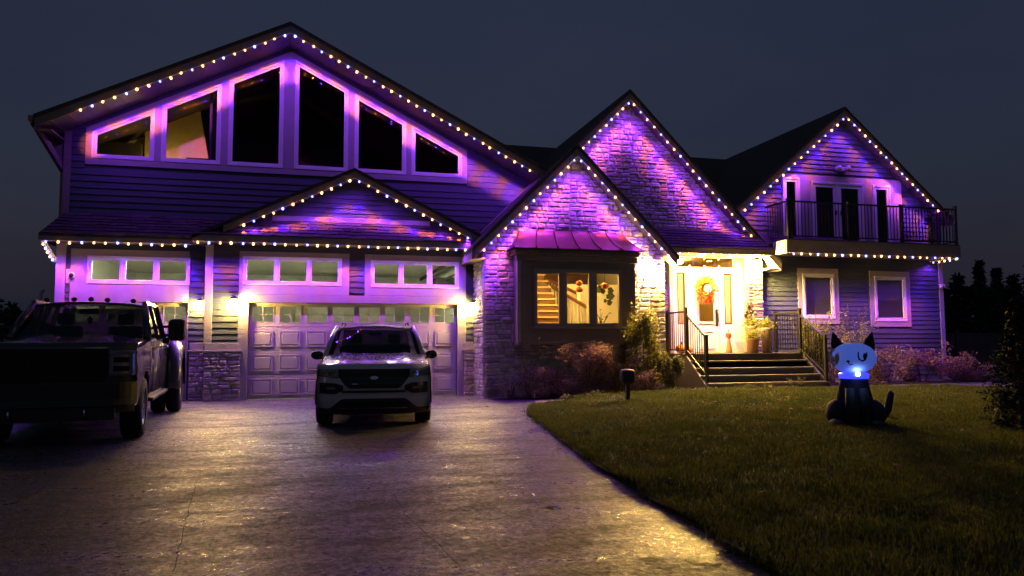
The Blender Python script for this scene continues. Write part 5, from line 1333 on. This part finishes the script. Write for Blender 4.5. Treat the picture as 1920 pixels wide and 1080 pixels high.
# --- pickup with twin rear wheels
def build_truck():
    t = empty('pickup_truck', (-3.42,-8.15,0), R(5.2))
    t.scale = (1.04,1.04,1.04)
    tag(t, 'large dark pickup truck with towing mirrors and flared rear fenders', 'truck')
    HW = 1.0
    def yn(x,z):
        y = .24*(abs(x)/HW)**5
        if z > 1.30: y += ((z-1.30)/.10)**2*.10
        if z < .6: y += -.06
        return y
    HWy = [(.2,.985),(.7,1.01),(1.5,1.01),(2.2,1.0),(4.2,1.0),(4.4,.99),(6.6,.985)]
    def arch(y):
        b = .52
        for yc,rr in ((1.0,.56),(5.25,.58)):
            d = abs(y-yc)
            if d < rr: b = max(b,.45+math.sqrt(max(0,rr*rr-d*d))*.92)
        return b
    def side(s):
        def fn(u,v):
            y = .18+(6.62-.18)*u; zs = pw([(.18,1.30),(1.6,1.40),(4.3,1.42),(4.32,1.50),(6.6,1.52)],y); z0 = arch(y); z = z0+(zs-z0)*v
            bul = 1-.035*abs((z-.98)/.5)**2.2-.012*math.exp(-((z-1.18)/.05)**2); return (s*pw(HWy,y)*bul,y,z)
        return fn
    b = MB(); b.surf(lambda u,v: (lerp(-.97,.97,u),yn(lerp(-.97,.97,u),lerp(.45,1.38,v)),lerp(.45,1.38,v)),0,1,0,1,36,20)
    for s in (1,-1): b.surf(side(s),0,1,0,1,110,14)
    def shoulder(s):
        def fn(u,v):
            y = .22+(4.35-.22)*u; zs = pw([(.18,1.30),(1.6,1.40),(4.3,1.42)],y); return (s*lerp(pw(HWy,y)*.965,.82,v),y,zs+.03*math.sin(v*1.6))
        return fn
    for s in (1,-1): b.surf(shoulder(s),0,1,0,1,40,4)
    b.build('body', m_grey_paint, t, smooth=True)
    MB().surf(lambda u,v: (lerp(-.92,.92,u), lerp(yn(lerp(-.92,.92,u),1.37),1.80-.10*(1-lerp(-1,1,u)**2),v), 1.37+.11*v**.8-.05*abs(lerp(-1,1,u))**4+.03*math.exp(-((abs(lerp(-1,1,u))-.45)/.12)**2)*S(v*2.5)),0,1,0,1,36,16).build('bonnet', m_wet_grey, t, smooth=True, solid=.02)
    # cab glass and roof
    def ws(u,v):
        a = lerp(-1,1,u); return (a*lerp(.90,.76,v), lerp(1.72,2.42,v)+.12*a*a, lerp(1.47,2.02,v)-.03*a*a)
    MB().surf(ws,0,1,0,1,18,8).build('windshield', m_vglass, t, smooth=True, fix=False)
    MB().surf(lambda u,v: (lerp(-1,1,u)*.80, lerp(2.40,4.30,v)+.1*lerp(-1,1,u)**2*(1-v), 2.03+.07*math.sin(min(1,v*1.6)*1.57)-.06*abs(lerp(-1,1,u))**3),0,1,0,1,20,12).build('roof', m_grey_paint, t, smooth=True, solid=.03)
    for s in (1,-1):
        MB().tube([(s*.93,1.82,1.43),(s*.87,2.15,1.75),(s*.79,2.52,2.02)],[.055,.05,.045],8).build('pillar', m_grey_paint, t, smooth=True)
        for (ya,yb2) in ((3.2,3.2),(4.25,4.18)): MB().bar((s*.955,ya,1.42),(s*.80,yb2,2.04),.10,.05).build('pillar', m_grey_paint, t)
        for (y0,y1,yt0,yt1) in ((1.98,3.15,2.55,3.15),(3.25,4.2,3.25,4.13)):
            MB().add([(s*.95,y0,1.43),(s*.95,y1,1.43),(s*.805,yt1,2.0),(s*.805,yt0,2.0)],[(0,1,2,3)]).build('side_window', m_vglass, t, fix=False)
        MB().bar((s*.80,2.5,2.035),(s*.79,4.25,2.05),.06,.05).build('roof_rail', m_grey_paint, t)
        for yh in (3.02,4.05): MB().bar((s*1.02,yh-.11,1.30),(s*1.02,yh+.09,1.30),.04,.035).build('door_handle', m_chrome, t, bevel=.01)
        for yh in (2.02,3.2,4.22): MB().bar((s*.992,yh,.62),(s*1.0,yh,1.42),.012,.012).build('door_seam', m_plastic, t)
        # towing mirror on two arms
        mi = MB().surf(lambda u,v,s=s: (s*(1.33+.135*math.copysign(abs(math.cos(u))**.45,math.cos(u))*max(0,math.cos(v))**.35), 2.05-.085*math.sin(v), 1.58+.175*math.copysign(abs(math.sin(u))**.45,math.sin(u))*max(0,math.cos(v))**.35),0,2*math.pi,-math.pi/2,math.pi/2,32,12).build('towing_mirror', m_plastic, t, smooth=True)
        for z in (1.50,1.64): MB().bar((s*.95,2.02,z-.03),(s*1.24,2.05,z),.06,.045).build('mirror_arm', m_plastic, mi)
        MB().box(s*1.17-.05,s*1.17+.05,1.98,2.10,1.36,1.46).build('turn_lamp', m_plastic, mi, bevel=.02)
        # dual rear fender flare
        def flare(u,v,s=s):
            a = math.pi*u; k = math.sin(v*math.pi/2); y = 5.25+lerp(.80,.62,v)*math.cos(a); z = .50+lerp(1.0,.72,v)*math.sin(a)**.85
            return (s*(.985+.255*math.sin(v*1.57)**.7), y, z)
        MB().surf(flare,0,1,0,1,24,8).build('fender_flare', m_grey_paint, t, smooth=True, solid=.015)
        MB().lathe([(.0,0),(.03,0),(.03,.02)],8,(s*1.245,4.70,1.10),'x').build('marker_lamp', m_chrome, t)
        wheel(t, s*.86,1.0,.44,.27,.27,8); wheel(t, s*1.08,5.25,.44,.24,.26,8); wheel(t, s*.80,5.25,.44,.24,.26,8)
        MB().box(s*.92-.12,s*.92+.12,1.75,4.35,.46,.52).build('running_board', m_plastic, t, bevel=.02)
        # headlight: chrome bracket and lens
        x0,x1 = (.66,.965) if s>0 else (-.965,-.66)
        hl = front_patch(yn,x0,x1,lambda x: .93,lambda x: 1.27,.010,8,5,.03).build('headlight', m_lens, t, smooth=True)
        front_patch(yn,x0,x1,lambda x: 1.225,lambda x: 1.265,.03,8,1,.03).build('lamp_bracket', m_chrome, hl)
        front_patch(yn,s*.95-.022,s*.95+.022,lambda x: .94,lambda x: 1.225,.03,2,4,.03).build('lamp_bracket', m_chrome, hl)
        for z in (1.03,1.15): front_patch(yn,s*.80-.09,s*.80+.09,lambda x,z=z: z-.035,lambda x,z=z: z+.035,.018,4,1,.02).build('lamp_unit', m_gloss, hl)
    for x in (-.62,-.24,0,.24,.62):
        MB().ball((x,2.52,2.085-.03*abs(x)),.05,10,6,.9,1.2,.75).build('clearance_lamp', m_plastic, t, smooth=True)
    gr = front_patch(yn,-.64,.64,lambda x: .86,lambda x: 1.30,.012,20,6,.03).build('grille', m_gloss, t)
    for k in range(5): front_patch(yn,-.60,.60,lambda x,k=k: .90+k*.078,lambda x,k=k: .925+k*.078,.03,16,1,.02).build('grille_bar', m_gloss, gr)
    for x in (-.34,.34): front_patch(yn,x-.035,x+.035,lambda x: .87,lambda x: 1.29,.034,2,6,.02).build('grille_upright', m_gloss, gr)
    front_patch(yn,-.13,.13,lambda x: 1.08-.055*math.sqrt(max(0,1-(x/.13)**2)),lambda x: 1.08+.055*math.sqrt(max(0,1-(x/.13)**2)),.05,14,2,.02).build('emblem', m_gloss, gr)
    front_patch(yn,-1.0,1.0,lambda x: .55,lambda x: .85,.09,30,4,.10).build('bumper', m_plastic, t, bevel=.01)
    front_patch(yn,-.75,.75,lambda x: .36,lambda x: .545,.05,20,3,.06).build('valance', m_plastic, t)
    for s in (1,-1): MB().tube([(s*.42,-.13,.52),(s*.42,-.19,.50),(s*.42,-.19,.44),(s*.42,-.13,.42)],.016,6).build('tow_hook', m_chrome, t, smooth=True)
    MB().box(-.85,.85,.5,6.4,.45,.7).build('chassis', m_plastic, t)
    bedm = MB().box(-.9,.9,4.42,6.55,.85,.92).box(-.95,.95,4.38,4.44,.85,1.5).box(-.95,.95,6.55,6.62,.7,1.5).build('cargo_bed', m_grey_paint, t)
    MB().box(-.9,.9,1.95,2.15,1.2,1.44).build('dashboard', m_cabin, t, bevel=.03)
    for x in (-.45,.45):
        st = MB().box(x-.26,x+.26,3.0,3.15,1.1,1.66).build('seat', m_cabin, t, bevel=.05)
        MB().box(x-.13,x+.13,3.03,3.12,1.68,1.88).build('headrest', m_cabin, st, bevel=.04)
    MB().box(-.8,.8,4.0,4.2,1.1,1.5).build('seat', m_cabin, t, bevel=.05)
    MB().box(-.14,.14,2.35,2.40,1.84,1.92).build('cabin_mirror', m_cabin, t, bevel=.015)
    MB().lathe([(.0,0),(.045,-.06),(.0,-.17)],10,(.02,2.38,1.82)).build('mirror_charm', m_cabin, t)
    MB().add([(-.78,4.28,1.5),(.78,4.28,1.5),(.72,4.2,2.0),(-.72,4.2,2.0)],[(0,1,2,3)]).build('rear_window', m_vglass, t, fix=False)
    return t
build_truck()

# ------------------------------------------------------------------ inflatable cat
def build_cat():
    p = G(1604,797,lz); z0 = lz(p.x,p.y)-.01
    t = empty('inflatable_cat', (p.x,p.y,z0), R(-30)); tag(t, 'black inflatable cat with glowing blue face and collar on the lawn', 'inflatable')
    blk = mat('black_nylon', (.010,.010,.012), .8, bump=.15, bscale=14)
    face = mat('face_nylon', (.36,.43,.64), .6, emit=(.05,.10,.50), estr=.22, bump=.1, bscale=10)
    # body: pear shaped, seated
    prof = [(.0,.0),(.27,.0),(.31,.05),(.32,.16),(.30,.30),(.265,.45),(.235,.58),(.215,.68),(.20,.76),(.18,.80),(0,.81)]
    body = MB(); n = 28
    for r,h in prof:
        for k in range(n):
            a = 2*math.pi*k/n; q = 1+.05*math.cos(2*a); body.v.append((r*q*math.cos(a), r*.85*math.sin(a)+.04*(1-h), h))
    for i in range(len(prof)-1):
        for k in range(n): body.f.append((i*n+k,i*n+(k+1)%n,(i+1)*n+(k+1)%n,(i+1)*n+k))
    body.build('body', blk, t, smooth=True)
    for s in (-1,1):
        MB().ball((s*.27,-.02,.22),.24,16,10,.75,1.0,.92).build('haunch', blk, t, smooth=True)
        MB().ball((s*.30-.03,-.26,.07),.11,14,8,1.1,1.5,.65).build('paw', blk, t, smooth=True)
        MB().tube([(s*.10,-.19,.62),(s*.11,-.245,.35),(s*.11,-.26,.06)],[.07,.075,.085],12).build('front_leg', blk, t, smooth=True)
    MB().tube([(.27,.10,.08),(.42,.10,.14),(.50,.08,.28),(.53,.06,.43),(.55,.05,.54),(.545,.05,.58)],[.06,.065,.062,.055,.048,.02],12).build('tail', blk, t, smooth=True)
    MB().lathe([(.20,.775),(.225,.785),(.228,.85),(.20,.865)],24).build('collar', mat('collar',(.05,.06,.6),.4,emit=(.02,.03,1.0),estr=.9), t, smooth=True)
    hc = Vector((0,-.03,1.10)); A,B,C_ = .345,.26,.25
    def hs(u,v):
        fl = 1-.10*max(0,-math.sin(v)); return (hc.x+A*math.cos(u)*math.cos(v)**.85*fl, hc.y+B*math.sin(u)*math.cos(v), hc.z+C_*math.sin(v))
    hd = MB().surf(hs,0,2*math.pi,-math.pi/2+.01,math.pi/2-.01,36,20).build('head', face, t, smooth=True, fix=False)
    def on_head(x,z,o=.004):
        q = max(0,1-(x/A)**2-((z-hc.z)/C_)**2); return Vector((x,hc.y-B*math.sqrt(q)-o,z))
    def decal(name, cx, cz, rx, rz, m, o, cut=None, tilt=0):
        mb = MB(); n = 26; c = on_head(cx,cz,o); vs = [c]
        for r_ in (.5,1):
            for k in range(n):
                a = 2*math.pi*k/n; x,z = rx*r_*math.cos(a), rz*r_*math.sin(a)
                if cut is not None and z > cut: z = cut
                vs.append(on_head(cx+x*math.cos(tilt)-z*math.sin(tilt),cz+x*math.sin(tilt)+z*math.cos(tilt),o))
        fs = [(0,1+k,1+(k+1)%n) for k in range(n)]+[(1+k,1+n+k,1+n+(k+1)%n,1+(k+1)%n) for k in range(n)]
        return mb.add(vs,fs).build(name, m, hd, fix=False, smooth=True)
    ey = mat('eye_print',(.01,.01,.012),.5); ep = mat('eye_pale',(.5,.55,.65),.5,emit=(.05,.10,.5),estr=.2)
    decal('face_patch',-.30,1.13,.06,.15,mat('patch',(.36,.38,.42),.6),.003)
    MB().tube([on_head(x,z,.006) for x,z in ((.035,1.205),(.028,1.15),(.04,1.09),(.085,1.06),(.13,1.085),(.155,1.14),(.165,1.20))],[.008,.012,.014,.015,.014,.012,.008],8).build('eye', ey, hd, smooth=True)
    decal('pupil',.128,1.14,.03,.055,ey,.007,cut=.045,tilt=-.1)
    decal('nose',-.12,1.055,.024,.018,ey,.006)
    MB().tube([on_head(-.12,1.045,.008),on_head(-.115,1.02,.008),on_head(-.085,1.0,.008),on_head(-.05,1.01,.008)],.007,6).build('mouth', ey, hd, smooth=True)
    for s in (-1,1):
        b = Vector((s*.225,-.01,1.25)); tip = Vector((s*.30-.02,-.01,1.53))
        MB().lathe([(.105,0),(.085,.1),(.045,.2),(.0,.30)],14).build('ear', blk, t, smooth=True)
        e = bpy.data.objects[-1] if False else None
        o = [c for c in t.children if c.name.startswith('ear')][-1]; o.location = b; o.rotation_euler = (0,R(s*14),0); o.scale = (1,.55,1)
    MB().ball((0.02,-.25,.855),.035,12,8).build('lamp', mat('cat_lamp',(.8,.9,1),.4,emit=(.30,.45,1.0),estr=14), t, smooth=True)
    # tether rope to the steps
    a = Vector((.3,.2,.30)); MB().tube([a,(.6,.6,.12),(.9,1.1,.03)],.008,5).build('tether', blk, t)
    return t
build_cat()
# dark rounded box on a short post at the lawn edge
pp2 = G(1177,760,gz); d_ = 14.6
ps = empty('post_box', (pp2.x,pp2.y,gz(pp2.x,pp2.y)-.02)); tag(ps, 'dark rounded box on a short post at the lawn edge', 'post box')
MB().box(-.04,.04,-.04,.04,0,.50).build('post', m_plastic, ps, bevel=.008)
def rbox(u,v):
    c = lambda a: math.copysign(abs(math.cos(a))**.5,math.cos(a)); s = lambda a: math.copysign(abs(math.sin(a))**.5,math.sin(a))
    k = math.cos(v)**.4; wv = 1-.16*max(0,-s(u)); return (.165*c(u)*k*wv,.10*math.sin(v),.63+.17*s(u)*k)
MB().surf(rbox,0,2*math.pi,-1.57,1.57,28,10).build('head', m_plastic, ps, smooth=True)

# ------------------------------------------------------------------ porch things
m_terra = mat('terracotta', (.36,.20,.12), .6, var=.15); m_pale = mat('pale_pot', (.42,.32,.22), .6, var=.1)
def planter(x, y, r, h, material, label, seed, n=260, ls=.10):
    t = empty('planter', (x,y,dz0)); tag(t, label, 'planter')
    MB().lathe([(0,0),(r*.72,0),(r*.95,h*.88),(r*1.04,h*.9),(r*1.04,h),(r*.92,h),(r*.88,h*.93),(0,h*.92)],22).build('pot', material, t, smooth=True)
    rnd = random.Random(seed); P = np.array([[rnd.gauss(0,r*.6),rnd.gauss(0,r*.6),h+abs(rnd.gauss(.05,.09))] for _ in range(n)])
    v,q = leaves_np(P,ls,-.4,.5); np_mesh('foliage', v, q, m_lf_y, t)
planter(W(1438,640,-.85)[0],-.85,.17,.72,m_pale,'tallest ribbed planter beside the porch railing',1)
planter(W(1413,650,-1.0)[0],-1.0,.16,.42,m_terra,'short terracotta planter in front of the tall planters',2)
planter(W(1409,630,-.5)[0],-.5,.17,.78,m_pale,'tall pale planter against the lit stone by the door',3)
def pumpkin(loc, r, label, grp=None):
    t = empty('pumpkin', loc); tag(t, label, 'pumpkin', grp)
    MB().surf(lambda u,v: ((r*(1+.07*abs(math.cos(5*u))))*math.cos(u)*math.cos(v),(r*(1+.07*abs(math.cos(5*u))))*math.sin(u)*math.cos(v),r*.78+r*.78*math.sin(v)-.10*r*max(0,math.sin(v))**8),0,2*math.pi,-1.57,1.57,40,14).build('shell', m_orange, t, smooth=True)
    MB().tube([(0,0,r*1.45),(.02,0,r*1.75)],[r*.14,r*.09],7).build('stalk', m_stem, t)
pumpkin((10.02,-.55,dz0),.17,'larger orange pumpkin behind the porch railing by the climbing shrub')
pumpkin((10.35,-.30,dz0),.13,'smaller orange pumpkin on the porch beside the door sidelight')
mt = MB().box(px(1310),px(1345),-.75,-.25,dz0+.002,dz0+.018).build('door_mat', mat('mat',(.30,.22,.12),.9,bump=.5,bscale=60)); tag(mt,'tan door mat on the porch before the front door','door mat')
# small standing pumpkin-topped figure beside the door
fg = empty('porch_figure', (W(1367,650,-.3)[0],-.3,dz0)); tag(fg, 'small standing orange and brown figure beside the front door', 'figurine')
MB().lathe([(0,0),(.08,0),(.09,.05),(.05,.30),(.035,.42)],14).build('gown', mat('fig',(.45,.22,.08),.7), fg, smooth=True)
MB().ball((0,0,.50),.085).build('head', m_orange, fg, smooth=True); MB().lathe([(.12,.56),(.05,.58),(.0,.72)],14).build('hat', m_stem, fg, smooth=True)
# corn stalk bundle tied to the pilaster
cb = empty('corn_stalks', (px(1395),-.24,dz0)); tag(cb, 'bundle of dry corn stalks tied to the trim beside the front door', 'corn stalks')
m_straw = mat('straw', (.45,.34,.13), .8, isl=.3); sb = MB()
for k in range(16):
    a = k*.9; sb.tube([(.10*math.cos(a),.06*math.sin(a),0),(.03*math.cos(a),.03*math.sin(a),1.0),(.10*math.cos(a),.07*math.sin(a),1.45+.1*random.random())],.010,5)
sb.build('stalks', m_straw, cb); MB().lathe([(.05,.95),(.06,1.0),(.05,1.05)],12).build('tie', m_plastic, cb)
lv = MB()
for k in range(40): leaf(lv,(random.uniform(-.08,.08),random.uniform(-.06,.06),random.uniform(.9,1.5)),random,.18,(random.uniform(-.5,.5),-.3,random.uniform(-1,.6)))
lv.build('leaves', m_potd, cb, fix=False)
# wreath with a round plaque
wx_, wz_ = W(1321,540,YT-.1); wr = empty('wreath', (wx_,YT-.09,wz_)); tag(wr, 'yellow and orange flower wreath with a round plaque on the front door', 'wreath')
MB().surf(lambda u,v: ((.24+.06*math.cos(v))*math.cos(u),.05*math.sin(v)-.02,(.24+.06*math.cos(v))*math.sin(u)),0,2*math.pi,0,2*math.pi,32,8).build('ring', m_straw, wr, smooth=True)
m_fy = mat('petal_yellow',(.80,.50,.04),.6,isl=.25); m_fo = mat('petal_orange',(.70,.16,.02),.6,isl=.3)
fl1, fl2 = MB(), MB()
for k in range(170):
    a = random.uniform(0,6.283); r_ = random.gauss(.26,.05); p = Vector((r_*math.cos(a),-.06-random.random()*.05,r_*math.sin(a)))
    for j in range(3): leaf(fl2 if math.sin(a)<-.25 else fl1,p,random,.085,(random.uniform(-1,1),-.8,random.uniform(-1,1)))
for k in range(46):
    x = random.uniform(-.24,.24); leaf(fl2,(x,-.06,-.24),random,.20,(random.uniform(-.2,.2),-.1,-1))
fl1.build('petals', m_fy, wr, fix=False); fl2.build('petals', m_fo, wr, fix=False)
MB().lathe([(0,-.13),(.125,-.13),(.125,-.11),(.0,-.10)],24,(.05,0,-.03),'y').build('plaque', mat('plaque',(.7,.66,.55),.5), wr)
MB().surf(lambda u,v: (.05+(.105+.008*math.cos(v))*math.cos(u),-.135+.008*math.sin(v),-.03+(.105+.008*math.cos(v))*math.sin(u)),0,2*math.pi,0,2*math.pi,28,6).build('plaque_rim', m_black, wr, smooth=True)
MB().tube([(.05+.045*math.cos(a),-.137,-.02+.03*math.sin(a)) for a in [R(k) for k in range(170,-60,-20)]]+[(.02,-.137,-.075),(.10,-.137,-.075)],.011,6).build('plaque_mark', m_black, wr, smooth=True)
